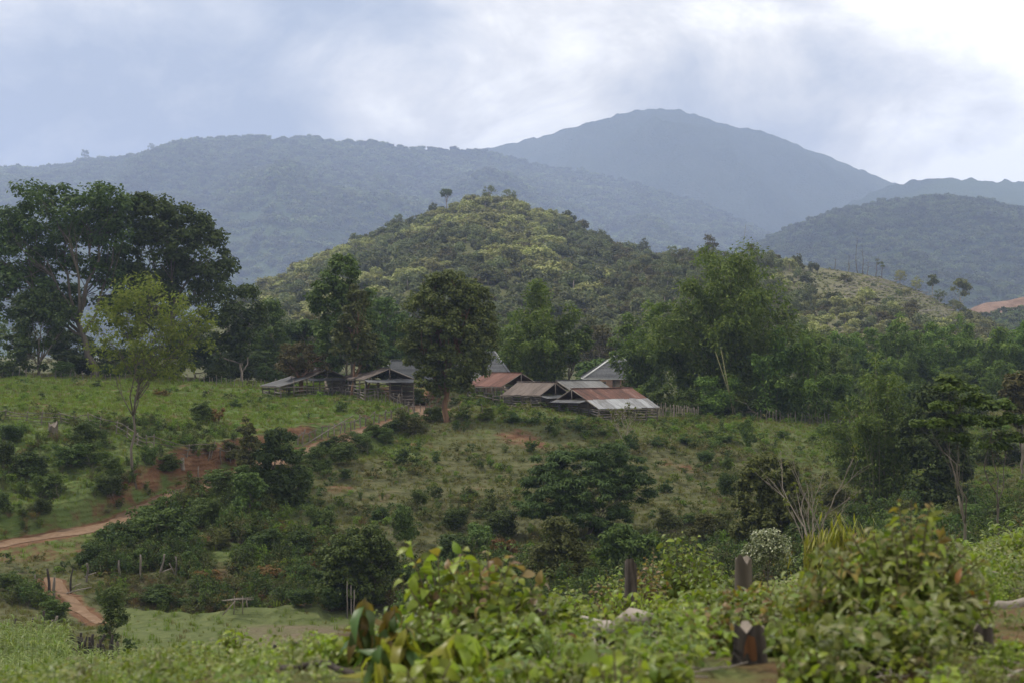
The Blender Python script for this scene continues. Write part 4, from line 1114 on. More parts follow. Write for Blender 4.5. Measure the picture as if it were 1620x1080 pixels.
hip_house(618, 672, 570, 604, 690, 603, 188, 8, 'house with a dark grey tiled roof left of the lone tree', 'darktile')
# low lean-to beside the red-rust roof
def lean_to():
    a = P(744, 607, 175); b = P(772, 588, 180)
    org = Vector((a.x, a.y, float(H(a.x, a.y)[0])))
    o = thing('lean_to', org, 'small pale corrugated lean-to between the lone tree and the red-rust shed', 'lean-to')
    w = 3.4
    me = sheet_mesh(.8, 3.2, 'greyroof')
    for i in range(4):
        s = link('roof_sheet', me, o)
        s.matrix_local = Matrix.Translation(P(745 + i * 8, 597, 177) - org + Vector((0, 0, .02 * (i % 2)))) @ Matrix.Rotation(math.radians(24), 4, 'X')
    for x, y, h in ((0, 0, 1.6), (2.4, 0, 1.6), (0, 2.4, 2.5), (2.4, 2.4, 2.5)):
        mb = MB(); z0 = float(H(org.x + x, org.y + y)[0]) - org.z
        mb.tube([[x, y, z0 - .3], [x, y, a.z - org.z + (.0 if y == 0 else 1.0)]], [.08, .07], 6); mb.build('post', M['post'], o)
lean_to()

# ------------------------------------------------------------------ fences, poles and posts
_posts = []
for i in range(5):
    rg = np.random.default_rng(900 + i); mb = MB()
    p = np.array([[0, 0, -.25], [0, 0, .0], [0, 0, .35], [0, 0, .7], [0, 0, 1.0]], float); p[1:, :2] += rg.normal(size=(4, 2)) * .035 * np.array([[.2], [.5], [.8], [1]])
    mb.tube(p, .055 * np.array([1.1, 1.05, 1.0, .9, .8]) * rg.uniform(.8, 1.25, 5), 6)
    _posts.append(mb)
_pm = {}
def post_mesh(i, mat):
    if (i, mat) not in _pm: _pm[(i, mat)] = _posts[i].mesh('post', M[mat])
    return _pm[(i, mat)]

def fence(pts, spacing, height, label, mat='post', rails=0, rail_mat='post', seed=1, group=None, thick=1.0, lean=.06, name='fence', drop=.0, cat='fence'):
    rg = np.random.default_rng(seed)
    W = [hit(*p) if len(p) == 2 else ground(p[0], p[2]) for p in pts]
    o = thing(name, W[0], label, cat, group)
    prev = None
    for a, b in zip(W[:-1], W[1:]):
        L_ = (b - a).length; k = max(1, int(L_ / spacing))
        for i in range(k + (1 if b is W[-1] else 0)):
            if rg.random() < drop: continue
            f = (i + rg.uniform(-.2, .2)) / k
            x = a.x + (b.x - a.x) * f; y = a.y + (b.y - a.y) * f
            v = Vector((x, y, float(H(x, y)[0]))) - W[0]
            s = link('post', post_mesh(int(rg.integers(5)), mat), o)
            h = height * rg.uniform(.75, 1.15)
            s.location = v; s.scale = (thick, thick, h); s.rotation_euler = (rg.normal() * lean, rg.normal() * lean, rg.random() * 6)
            top = v + Vector((0, 0, h))
            if prev is not None and rails:
                for q in range(rails):
                    if rg.random() < .12: continue
                    f2 = (.82 - .36 * q)
                    pa = prev[0] + Vector((0, 0, prev[1] * f2 + rg.normal() * .06)); pb = v + Vector((0, 0, h * f2 + rg.normal() * .06))
                    e_ = (pb - pa).normalized() * .15
                    mb = MB(); mid = (pa + pb) / 2 + Vector((rg.normal() * .04, 0, rg.normal() * .05))
                    mb.tube([(pa - e_)[:], mid[:], (pb + e_)[:]], [.035 * thick, .032 * thick, .028 * thick], 5); mb.build('rail', M[rail_mat], o)
            prev = (v, h)
    return o
fence([(268,0,182.5),(330,0,181),(420,0,177),(500,0,171),(560,0,167),(640,0,160),(690,0,158)], .62, 1.05, 'close-set stick fence along the far edge of the green field, running to the sheds', seed=1, thick=.8)
fence([(20,0,187.5),(120,0,187),(200,0,186)], .8, 1.0, 'stick fence in the shade under the giant trees at the far left', seed=2, thick=.8)
fence([(-30,667),(40,668),(100,671),(160,683),(200,692),(250,712),(300,728),(340,735)], 1.5, 1.25, 'rickety rail fence slanting down the near edge of the green field', rails=3, seed=3, thick=1.0, lean=.14, mat='post')
fence([(330,0,131.6),(380,0,134.5),(430,0,138)], 1.1, 1.2, 'posts above the red road cut, left of the dark pointed tree', rails=1, seed=4, thick=1.0, lean=.1, mat='post')
fence([(470,0,141),(520,0,145),(570,0,149.5),(620,0,153.5),(655,0,156.5)], .85, 1.2, 'weathered post fence on the rim of the red road bank', rails=1, seed=5, thick=1.2, lean=.1)
fence([(640,0,150.5),(668,0,152.5),(688,0,154)], 1.1, 1.3, 'short run of thin posts beside the road where it reaches the lone tree', seed=6, thick=.8)
fence([(722,0,152),(770,0,153),(815,0,154.5)], 1.6, 1.1, 'sparse posts in the bushes between the lone tree and the brown shed', seed=61, thick=.8)
fence([(28,938),(32,940)], .3, .9, 'dark leaning post pair at the gap beside the foot track', mat='darkpost', seed=7, thick=1.5) if False else None
lower = [(78,938,1.55,.05,2.0,'darkpost','tall dark gatepost leaning left where the foot track passes the fence'),(86,944,1.3,.02,1.7,'post','second gatepost, lighter, close beside the tall dark one'),(112,938,1.6,.0,1.2,'darkpost','dark post first to the right of the gateposts'),(137,923,1.25,.03,1.6,'post','stout post second to the right of the gateposts'),(163,905,1.0,.04,1.5,'post','short post under the big roadside bush, third from the gateposts'),
         (189,918,1.35,.06,1.6,'post','pale rounded post fourth from the gateposts'),(222,912,1.45,.02,1.4,'post','thin pale post fifth from the gateposts'),(250,914,1.7,-.35,1.4,'rail','pale crooked post leaning right, below the red bank'),(279,912,1.3,.0,1.2,'post','last upright post of the lower row, right of the crooked one'),(54,935,1.1,.05,.9,'post','thin grey post left of the gateposts')]
for i, (px, py, h, ln_, th_, mt_, lb) in enumerate(lower):
    b = hit(px, py); o = thing('fence_post', b, lb, 'post', 'posts along the foot of the slope')
    s = link('post', post_mesh(i % 5, mt_), o); s.scale = (th_, th_, h); s.rotation_euler = (0, -ln_, i)
    if ln_ < -.2: s.rotation_euler = (0, .32, 0)
for i, (p0, p1, lb) in enumerate([((134,912),(152,905),'pale fallen rail between the second and third posts'),((113,930),(128,922),'fallen pole lying right of the dark post'),((250,908),(272,898),'pale pole leaning between the crooked post and the last post'),((268,890),(279,914),'pale stick propped against the last post'),((105,938),(145,928),'thin rail low in the weeds by the dark post')]):
    a = hit(p0[0], max(p0[1], p1[1]) + 4); za = P(p0[0], p0[1], a.y); zb = P(p1[0], p1[1], a.y + .4)
    mb = MB(); mb.tube([(za - a)[:], ((za + zb) / 2 - a + Vector((0, 0, .03)))[:], (zb - a)[:]], [.045, .04, .035], 5)
    tag(mb.build('fallen_pole', M['rail'], None, loc=a), lb, 'pole', 'loose poles in the lower fence')
fence([(0,0,87),(25,0,87.5),(50,0,88),(72,0,88.5)], 1.15, 1.5, 'row of dark posts behind the maize at the left edge', mat='darkpost', seed=9, thick=1.5)
fence([(82,0,90),(90,0,89),(98,0,88.4)], .45, 1.0, 'cluster of short stakes beside the foot track', mat='post', seed=10, thick=1.4)
fence([(108,0,86),(130,0,84.5),(150,0,82.8),(165,0,81.5),(185,0,80.6)], .33, 1.25, 'close dark picket fence bending round the young tree at the paddy corner', mat='darkpost', seed=11, thick=1.4, lean=.1)
fence([(300,0,83),(345,0,82.4),(352,0,82.2)], 1.3, .8, 'few short stakes at the near edge of the paddy', mat='darkpost', seed=12, thick=1.2)
fence([(362,0,66),(395,0,66),(428,0,66),(470,0,66.4),(500,0,66.6)], 1.1, 1.3, 'charred rail fence crossing the weeds in front of the paddy', mat='darkpost', rails=2, rail_mat='darkpost', seed=13, thick=1.5, lean=.14)
fence([(550,0,97.5),(556,0,97.5),(560,0,97.6)], .18, 2.1, 'two thin pale stakes at the right end of the paddy', mat='rail', seed=14, thick=.8, lean=.03)
fence([(1030,0,163),(1058,0,164.5),(1085,0,166),(1104,0,167)], .22, 1.3, 'tight brown stick palisade right of the front shed', mat='plank', seed=15, thick=.9, lean=.04)
fence([(1200,0,166),(1240,0,167.5),(1280,0,168),(1330,0,167),(1360,0,166)], .42, 1.25, 'stick fence under the feathery bamboos at the meadow edge', mat='post', seed=16, thick=.8, lean=.05)
# the leaning bamboo pole and other single sticks
def stick(p0, p1, d0, d1, r_, mat, label, name='leaning_pole', cat='pole', sink=0.0):
    a = P(*p0, d0); b = P(*p1, d1); g = Vector((a.x, a.y, float(H(a.x, a.y)[0])))
    mb = MB(); mb.tube([(a - g)[:], ((a + b) / 2 - g + Vector((0, 0, .06)))[:], (b - g)[:]], [r_, r_ * .9, r_ * .7], 6)
    o = mb.build(name, M[mat], None, loc=g)
    return tag(o, label, cat)
stick((478, 706), (560, 656), 139.5, 146, .05, 'rail', 'long pale bamboo pole slanting up over the red road bank')
stick((288, 752), (290, 738), 128, 128, .16, 'rail', 'pale dead stump standing alone on the bank above the road', 'tree_stump', 'stump') if False else None
def stump(px, py, h, r_, label, mat='rail', jag=.2, seed=1, name='tree_stump', lean=(0, 0), d=None):
    b = hit(px, py) if d is None else ground(px, d)
    rg = np.random.default_rng(seed); mb = MB()
    n = 16; an = np.arange(n) / n * 6.283
    rings = [(-.2, 1.35), (.0, 1.18), (h * .25, 1.0), (h * .6, .95), (h, .90)]
    V = []
    w = 1 + rg.normal(size=n) * .06 + .09 * np.where(np.arange(n) % 2, 1, -1) * rg.random(n)
    jz = rg.uniform(-.5, 1.0, n); jz = (jz + np.roll(jz, 1)) / 2
    for k, (z, f) in enumerate(rings):
        for j in range(n):
            zz = z + ((jag * h * .5 + .9 * r_) * jz[j] if k == 4 else 0)
            f2 = f * rg.uniform(.94, 1.06)
            V.append((math.cos(an[j]) * r_ * f2 * w[j] + lean[0] * z, math.sin(an[j]) * r_ * f2 * w[j] + lean[1] * z, zz))
    Fq = [[k * n + j, k * n + (j + 1) % n, (k + 1) * n + (j + 1) % n, (k + 1) * n + j] for k in range(4) for j in range(n)]
    mb.add(V, Fq)
    o = mb.build(name, M[mat], None, loc=b)
    top = MB(); c = np.array(V[-n:]); ctr = c.mean(0) - [0, 0, .5 * r_]
    top.add(np.vstack([c, ctr]), [[j, (j + 1) % n, n] for j in range(n)]); top.build('broken_top', M['plank'], o)
    return tag(o, label, 'stump')
stump(289, 752, .75, .14, 'pale dead stump standing alone on the bank above the road', seed=3)
stump(84, 690, .8, .40, 'brown broken stump on the bank under the rail fence', mat='bark', seed=4, jag=.5)
stick((313, 762), (314, 737), 129.2, 129.2, .07, 'rail', 'slim upright post at the top of the red cut')
# platform of poles on the bank
def platform():
    b = hit(378, 970); o = thing('pole_platform', b, 'rickety platform of poles on stilts at the foot of the bank', 'platform')
    s = b.y / F
    def q(px, py, dd=0.0):
        return P(px, py, b.y + dd) - b
    for (a, c, dd) in (((370, 972), (371, 942), 0.), ((384, 970), (384, 942), 0.), ((352, 972), (372, 950), -.3), ((366, 972), (372, 950), .8), ((392, 968), (390, 946), 1.0)):
        mb = MB(); mb.tube([q(*a, dd)[:], q(*c, dd)[:]], [.035, .03], 6); mb.build('stilt', M['plank'], o)
    rg = np.random.default_rng(3)
    for i in range(6):
        mb = MB(); z = 949 - i * .5
        mb.tube([q(350 + rg.uniform(0, 10), z + rg.uniform(0, 3), i * .2)[:], q(376, z - 1, i * .2)[:], q(394 + rg.uniform(0, 10), z - rg.uniform(-1, 4), i * .2)[:]], [.022, .028, .018], 5); mb.build('deck_pole', M['post'], o)
platform()

# ------------------------------------------------------------------ trees and shrubs of the valley side
T('pointed_tree', (446, 122.5), [(442,705,28,26,0),(436,735,38,30,0),(455,770,36,36,0),(430,790,40,34,0),(460,815,38,26,0),(440,690,14,14,0)], 'dark pointed tree below the road bank, left of the open slope', mat='dark', r0=.22, ncl=120, nl=80, ln=.28, wd=.14, cr=.14, seed=101, trunk=1.5)
T('slim_tree', (392, 131.5), [(391,680,13,16,0),(395,705,16,18,0),(388,725,14,14,0)], 'slim olive tree on the rim of the road cut, left of the dark pointed tree', mat='olive', r0=.09, ncl=45, nl=50, ln=.24, wd=.13, seed=102, trunk=1.0)
T('slim_tree', (398, 118), [(395,765,24,18,0),(390,795,22,22,0),(405,825,24,22,0),(385,845,20,16,0)], 'slim bushy tree just below the road, close left of the dark pointed tree', mat='mid', r0=.1, ncl=70, nl=50, ln=.26, wd=.15, seed=103, trunk=1.5)
T('round_bush', (568, 99.5), [(570,870,44,36,0),(545,890,38,36,0),(600,890,34,36,0),(565,925,52,30,0),(590,850,24,18,0)], 'big round dark bush at the right end of the paddy', mat='mid', r0=.14, ncl=140, nl=80, ln=.24, wd=.14, cr=.13, seed=104, trunk=.6, cat='bush')
T('feathery_tree', (925, 117), [(910,735,65,24,0),(865,760,48,24,1),(985,745,48,28,0),(930,775,80,28,-1),(870,800,52,24,-1),(1005,770,32,24,0),(940,815,60,18,-2),(960,715,42,14,0)], 'wide feathery dark blue-green tree in the middle of the slope', mat='acacia', r0=.22, ncl=190, nl=85, ln=.42, wd=.10, cr=.13, flat=.4, up=1.1, droop=.5, seed=105, trunk=1.6, stems=2)
T('conical_bush', (890, 99), [(888,840,24,22,0),(885,870,42,26,0),(890,900,52,28,0),(870,895,36,26,0)], 'cone-shaped olive bush behind the yellow-green sapling', mat='olive', r0=.12, ncl=130, nl=75, ln=.22, wd=.12, cr=.13, seed=106, trunk=.5, cat='bush')
T('bush', (990, 100), [(985,855,34,22,0),(1010,870,34,24,0),(965,880,26,20,0)], 'bright mid-green bush between the cone-shaped bush and the leafy shrub', mat='mid', r0=.1, ncl=80, nl=70, ln=.26, wd=.15, seed=107, trunk=.4, cat='bush')
T('dark_bush', (1222, 101), [(1220,750,44,30,0),(1195,785,34,36,0),(1245,790,38,40,0),(1220,830,55,36,0),(1185,840,30,26,0),(1265,835,26,30,0)], 'tall dark olive bush mass behind the white-flowered bush', mat='olive', r0=.16, ncl=160, nl=80, ln=.26, wd=.14, cr=.12, seed=108, trunk=.6, cat='bush')
T('dark_bush', (1290, 96), [(1290,850,40,24,0),(1330,860,36,22,0),(1260,870,26,20,0)], 'dark bush mass behind the yellow-green grass clump', mat='dark', r0=.12, ncl=80, nl=70, ln=.26, wd=.14, seed=109, trunk=.4, cat='bush')
BM((1392, 128), 205, 125, 'broad streamside bamboo right of the leafless tree', seed=110, ncul=34, nleaf=200, low=.08, ln=.42, wd=.11, mat='bamboo')
T('dark_tree', (1482, 124), [(1480,640,36,30,0),(1500,680,34,36,0),(1460,690,32,40,0),(1490,730,44,40,0),(1470,780,40,30,0),(1515,770,28,36,0)], 'dark dense tree behind the two slim layered trees', mat='dark', r0=.25, ncl=120, nl=75, ln=.34, wd=.2, seed=111, trunk=2)
lay = dict(mat='mid', bark='bark', twig_r=.09, nl=30, ln=.24, wd=.15, flat=.38, up=1.0, shell=.3, limbs=3)
T('layered_tree', (1532, 70), [(1512,612,34,7,0),(1490,640,28,6,0),(1540,632,26,7,0),(1480,668,30,6,0),(1535,662,34,7,0),(1510,690,24,6,0),(1545,700,22,6,0),(1500,598,20,6,0)], 'slim tree with flat layered boughs and a dark-footed pale trunk', seed=112, r0=.10, ncl=60, trunk=3.2, lean=(-.45, 0), **lay)
T('layered_tree', (1574, 72), [(1580,640,30,7,0),(1600,662,30,8,0),(1565,668,22,6,0),(1595,690,26,7,0),(1570,705,20,6,0),(1560,640,16,5,0)], 'second slim layered tree, straight pale trunk, nearer the picture edge', seed=113, r0=.085, ncl=48, trunk=3.0, lean=(.1, 0), **lay)
T('brown_tree', (1618, 138), [(1608,615,22,24,0),(1630,620,26,28,0),(1615,655,26,20,0)], 'dull brown-green tree cut by the picture edge behind the layered pair', mat='brown', r0=.2, ncl=60, seed=114, trunk=3.5)
T('young_tree', (172, 86), [(180,938,16,9,0),(172,955,16,10,0),(182,975,20,14,0),(170,1000,18,14,0)], 'spindly young tree with yellow blossom dots inside the dark picket bend', mat='mid', r0=.05, ncl=45, nl=24, ln=.17, wd=.09, seed=115, trunk=1.4)
T('white_bush', (1214, 66), [(1215,862,34,18,0),(1195,880,24,14,0),(1235,880,22,16,0),(1215,845,18,8,0)], 'bush dotted with silvery-white leaves among the dark bushes', mat='pale', r0=.05, ncl=70, nl=34, ln=.13, wd=.07, seed=116, trunk=.3, cat='bush')

# leafless trees
def bare(px, d, top_py, label, seed, spread=1.0, leaves=0, lean=0.0, stems=1):
    b = ground(px, d); h = (HY - top_py) / F * d - b.z
    rg = np.random.default_rng(seed); mb = MB(); tips = []
    def grow(p, dirn, L_, r_, lev):
        k = 5; q = [np.array(p)]
        dv = np.array(dirn, float)
        for i in range(k):
            dv = dv + rg.normal(size=3) * .10 + np.array([0, 0, .05]); dv /= np.linalg.norm(dv)
            q.append(q[-1] + dv * L_ / k)
        mb.tube(q, np.linspace(r_, r_ * .6, k + 1), 6 if lev == 0 else 4, caps=False)
        if lev >= 3: tips.append(q[-1]); return
        for _ in range(3 if lev else 4):
            j = rg.integers(2, k + 1)
            a = rg.random() * 6.28
            nd = dv * .9 + spread * np.array([math.cos(a), math.sin(a) * .8, .15]) * rg.uniform(.5, .9)
            grow(q[j], nd / np.linalg.norm(nd), L_ * rg.uniform(.55, .75), r_ * .5, lev + 1)
    for s in range(stems):
        grow((0, 0, -.2), (lean + rg.normal() * .25 * s, 0, 1), h * .46, h * .0095, 0)
    o = thing('bare_tree', b, label, 'bare tree')
    mb.build('trunk', M['palebark'], o, True)
    if leaves:
        cb = MB(); clump_leaves(cb, rg, np.array(tips)[rg.choice(len(tips), min(leaves, len(tips)), replace=False)], .22, 9, .2, .12); cb.build('crown', M['lime'], o)
    return o
bare(1280, 78, 690, 'leafless pale forked tree left of the broad streamside bamboo', 121, .45, 16, stems=2)
bare(990, 143, 632, 'half-bare many-stemmed shrub tree in front of the front shed', 122, 1.0, 40, lean=.25, stems=3)

_sh = {}
def shrub_mesh(mat, k, big):
    key = (mat, k, big)
    if key not in _sh:
        n = 130 if big else 46
        rq = np.random.default_rng(900 + k * 13 + len(mat) * 5)
        bl = [(0, 0, .30, .36, .36, .28)]
        for i in range(7):
            a_ = rq.random() * 6.28; r_ = rq.uniform(.08, .36); z_ = rq.uniform(.12, .85) * (1.15 - r_)
            q = rq.uniform(.10, .22); bl.append((math.cos(a_) * r_, math.sin(a_) * r_, z_, q * 1.2, q * 1.2, q * rq.uniform(.8, 1.6)))
        _sh[key] = tree_meshes(500 + k * 7 + len(mat), bl, .06, .012, M[mat], M['bark'], n, 40 if big else 28, .062 if big else .10, .034 if big else .055, .11, stems=3, limbs=6, twig=big, shell=.3)
    return _sh[key]
def SH(px, py, w, h, mat, label, d=None, group='shrubs on the valley side', name='shrub'):
    b = hit(px, py) if d is None else ground(px, d)
    s = b.y / F
    k = int(px * 7 + py) % 4
    c, t = shrub_mesh(mat, k, w >= 28)
    o = put_tree(name, b, c, t, label, 'shrub', group, rz=px * .37, names=('stems', 'crown'))
    o.scale = (w * s * 1.2, w * s * 1.2, h * s * 1.15)
    return o
shr = [
 # bank left of the road
 (318,668,40,26,'mid','glossy low bush with big leaves in the green field'),(344,668,26,22,'russet','rusty brown tuft beside the glossy bush in the field'),(375,645,22,12,'mid','small dark bush near the right end of the green field'),(155,613,16,12,'dark','tiny dark bush at the far side of the field'),(255,628,26,14,'russet','uprooted root ball with a stick in the green field'),
 (45,755,60,44,'dark','dark bush on the gullied bank, second from the picture edge'),(5,745,44,46,'dark','dark bush on the bank cut by the picture edge'),(110,745,56,40,'mid','broad bush in the middle of the gullied bank'),(75,790,50,40,'mid','bush low on the bank above the road'),(175,795,44,36,'dark','bush right under the sparse tree, near the road'),(150,735,40,30,'mid','bush between the gullied bank and the sparse tree'),
 (237,740,24,34,'mid','narrow bush right of the sparse tree trunk'),(20,700,44,30,'dark','dark bush on the bank beneath the rail fence'),(130,700,46,26,'mid','bush under the middle of the rail fence'),(265,755,40,24,'mid','bush beside the pale dead stump'),(180,760,36,30,'mid','bush left of the sparse tree foot'),
 (0,812,36,34,'dark','dark bush at the picture edge just above the road'),(70,822,30,30,'dark','small dark bush on the lip above the road'),(330,716,26,22,'olive','olive bush by the end of the rail fence'),(365,730,36,26,'olive','olive bush on the rim of the red cut'),
 # big roadside thicket
 (190,880,70,56,'dark','big dark roadside bush, left end of the thicket'),(235,870,80,66,'mid','tallest bush of the roadside thicket'),(285,870,70,60,'dark','dark bush in the middle of the roadside thicket'),(250,835,52,40,'mid','broad-leaved bush at the top of the roadside thicket'),(320,835,50,46,'mid','bush under the red cut at the right of the thicket'),(140,895,46,34,'dark','dark bush low at the left foot of the thicket'),(215,905,40,28,'mid','bush at the foot of the thicket behind the pale posts'),(297,915,36,34,'mid','bright bush right of the last upright post'),(350,800,40,40,'dark','dark bush half way up the red cut'),
 (345,870,40,30,'olive','olive bush under the slim bushy tree'),(415,880,60,40,'dark','dark undergrowth bush beneath the dark pointed tree'),(470,880,56,44,'dark','dark bush right of the dark pointed tree foot'),(510,845,46,44,'mid','bush on the slope just right of the dark pointed tree'),(330,930,44,26,'russet','dry brown bush on the bank by the platform'),(440,930,60,36,'russet','dry brown bush on the bank above the paddy'),(430,905,22,28,'mid','bright small bush on the dark bank'),(500,930,50,40,'dark','dark bush left of the big round bush'),(480,960,46,28,'dark','dark bush at the paddy end of the bank'),(250,955,60,26,'dark','dark bush on the bank left of the platform'),(310,966,56,24,'dark','dark overhanging bush beside the platform'),(528,968,40,40,'dark','dark bush in the hollow at the paddy corner'),(645,940,50,46,'dark','dark bush right of the big round bush'),
 (20,935,50,30,'mid','bush at the picture edge below the track'),(45,945,40,24,'mid','bush left of the thin grey post'),(85,985,50,36,'mid','leafy bush behind the maize by the short stakes'),(205,1042,26,32,'dark','small dark bush right of the picket bend'),
 # along the road bank and the top of the open slope
 (540,735,44,34,'mid','bush on the outer edge of the road, right of the red bank'),(575,715,44,36,'mid','second bush along the outer road edge'),(610,702,40,34,'mid','third bush along the outer road edge'),(505,750,40,36,'mid','bush nearest the dark pointed tree on the road edge'),(635,738,34,40,'dark','dark rounded bush alone at the top of the open slope'),(480,775,36,40,'mid','bush close against the right of the dark pointed tree'),(545,760,24,20,'dark','low dark bush on bare soil under the road bushes'),(660,690,36,26,'olive','grey-green bush at the fence end near the lone tree'),(540,655,24,20,'mid','bush on the field side of the rim fence'),
 (590,690,30,22,'olive','olive bush tangled in the rim fence'),(630,680,36,26,'olive','olive bush behind the rim fence near the road bend'),
 # in front of the sheds
 (735,665,34,22,'mid','bright bush right beside the lone tree trunk'),(770,664,44,26,'fresh','bright bushy growth below the red-rust shed'),(795,655,26,34,'fresh','upright bright bush in front of the brown shed'),(815,668,40,22,'mid','bush below the corner of the brown shed'),(845,672,34,18,'mid','low bush in front of the middle rails'),(870,684,26,24,'mid','bush left of the front shed corner'),(918,682,28,18,'dark','dark low bush in front of the front shed'),(955,690,28,14,'mid','low bush in the grass before the front shed'),
 (1000,715,34,40,'dark','dark ivy-like bush at the foot of the many-stemmed tree'),(840,715,30,24,'mid','bush on the slope under the bare red patch'),(880,690,20,20,'mid','small bush right of the bare red patch'),(1040,705,36,20,'mid','grey-green bush right of the many-stemmed tree'),(1085,702,40,18,'mid','low bush in the middle of the meadow'),(1115,735,40,28,'dark','bush on the red hump of the slope'),(1150,745,30,30,'mid','bush left of the tall dark bush mass'),(1186,712,24,44,'mid','upright bushy sapling in the middle of the meadow'),(1150,790,46,60,'dark','tall dark shrub on the slope left of the dark bush mass'),(1145,700,44,16,'mid','low green bush patch in the meadow'),
 (1240,695,22,14,'mid','small bush in the right half of the meadow'),(1300,690,30,16,'mid','bush in the meadow before the stick fence'),(1330,700,30,14,'mid','low bush in the meadow left of the streamside bamboo'),(1340,760,40,28,'mid','bush beneath the streamside bamboo'),(1320,800,44,30,'olive','olive bush right of the leafless tree foot'),
 # lower open slope
 (665,800,40,36,'mid','bush half way down the open slope'),(640,860,46,60,'mid','upright light bush low on the open slope'),(720,840,44,36,'dark','dark bush low on the open slope'),(690,790,30,30,'dark','thin dark bush above the light upright one'),(770,815,50,44,'olive','olive bush left of the feathery tree'),(790,850,56,44,'dark','dark bush under the left boughs of the feathery tree'),(715,890,60,44,'dark','dark bush behind the yellow-green sapling'),(760,880,60,50,'mid','bush between the sapling and the cone-shaped bush'),(800,890,44,40,'russet','rust-tipped bush left of the cone-shaped bush'),(600,825,44,30,'dark','dark low bush above the big round bush'),(690,735,20,20,'dark','small dark bush near the top of the open slope'),(760,740,20,16,'mid','small bush in the middle of the open slope'),(705,765,14,18,'fresh','tiny bright sapling on the open slope'),(745,790,24,30,'olive','twiggy bush in the middle of the lower slope'),
 (950,845,40,30,'dark','dark bush behind the bright mid-green bush'),(1060,840,50,34,'olive','olive bush right of the feathery tree foot'),(1110,860,56,40,'olive','olive bush low on the right of the slope'),(1090,830,40,26,'mid','light bush behind the leafy shrub'),(1150,860,50,44,'olive','olive bush left of the white-dotted bush'),(1050,780,34,30,'dark','grey-leaved bush at the right tip of the feathery tree'),(1190,890,50,40,'dark','dark bush behind the upper stump'),(1380,860,60,40,'dark','dark bush under the streamside bamboo'),(1450,850,70,44,'dark','dark bush under the dense dark tree'),(1540,840,50,40,'mid','bush behind the slim layered trunks'),(1590,840,60,36,'mid','bush right of the layered trunks'),
]
for q in shr:
    if q[1] < 692 and 715 < q[0] < 965: q = (q[0], q[1], q[2] * .7, q[3] * .62) + q[4:]
    elif 560 < q[0] < 1180 and 690 < q[1] < 835: q = (q[0], q[1], q[2] * .72, q[3] * .72) + q[4:]
    SH(*q)
_words = ['first', 'second', 'third', 'fourth', 'fifth', 'sixth', 'seventh', 'eighth', 'ninth', 'tenth', 'eleventh', 'twelfth', 'thirteenth', 'fourteenth', 'fifteenth', 'sixteenth', 'seventeenth', 'eighteenth']
_seg = np.array(ROAD[4:12]); _cum = np.concatenate([[0], np.cumsum(np.linalg.norm(np.diff(_seg[:, :2], axis=0), axis=1))])
_rg = np.random.default_rng(88)
for i in range(18):
    q = _cum[-1] * (i + .5 + _rg.uniform(-.2, .2)) / 18
    x_, y_ = np.interp(q, _cum, _seg[:, 0]), np.interp(q, _cum, _seg[:, 1])
    j = min(len(_seg) - 2, np.searchsorted(_cum, q) - 1); tv = _seg[j + 1, :2] - _seg[j, :2]; tv /= np.linalg.norm(tv)
    off = _rg.uniform(2.6, 3.6); x_ += tv[1] * off; y_ -= tv[0] * off
    mt_ = ('mid', 'dark', 'olive', 'mid')[i % 4]
    c, t = shrub_mesh(mt_, i % 4, True)
    o = put_tree('roadside_shrub', Vector((x_, y_, float(H(x_, y_)[0]))), c, t, _words[i] + ' shrub in the line along the outer road edge, counting uphill', 'shrub', 'shrubs lining the outer road edge', rz=i * 1.7, names=('stems', 'crown'))
    w_ = _rg.uniform(1.8, 2.8) * (1.2 if i < 5 else 1.0); o.scale = (w_, w_, w_ * _rg.uniform(.45, .7))
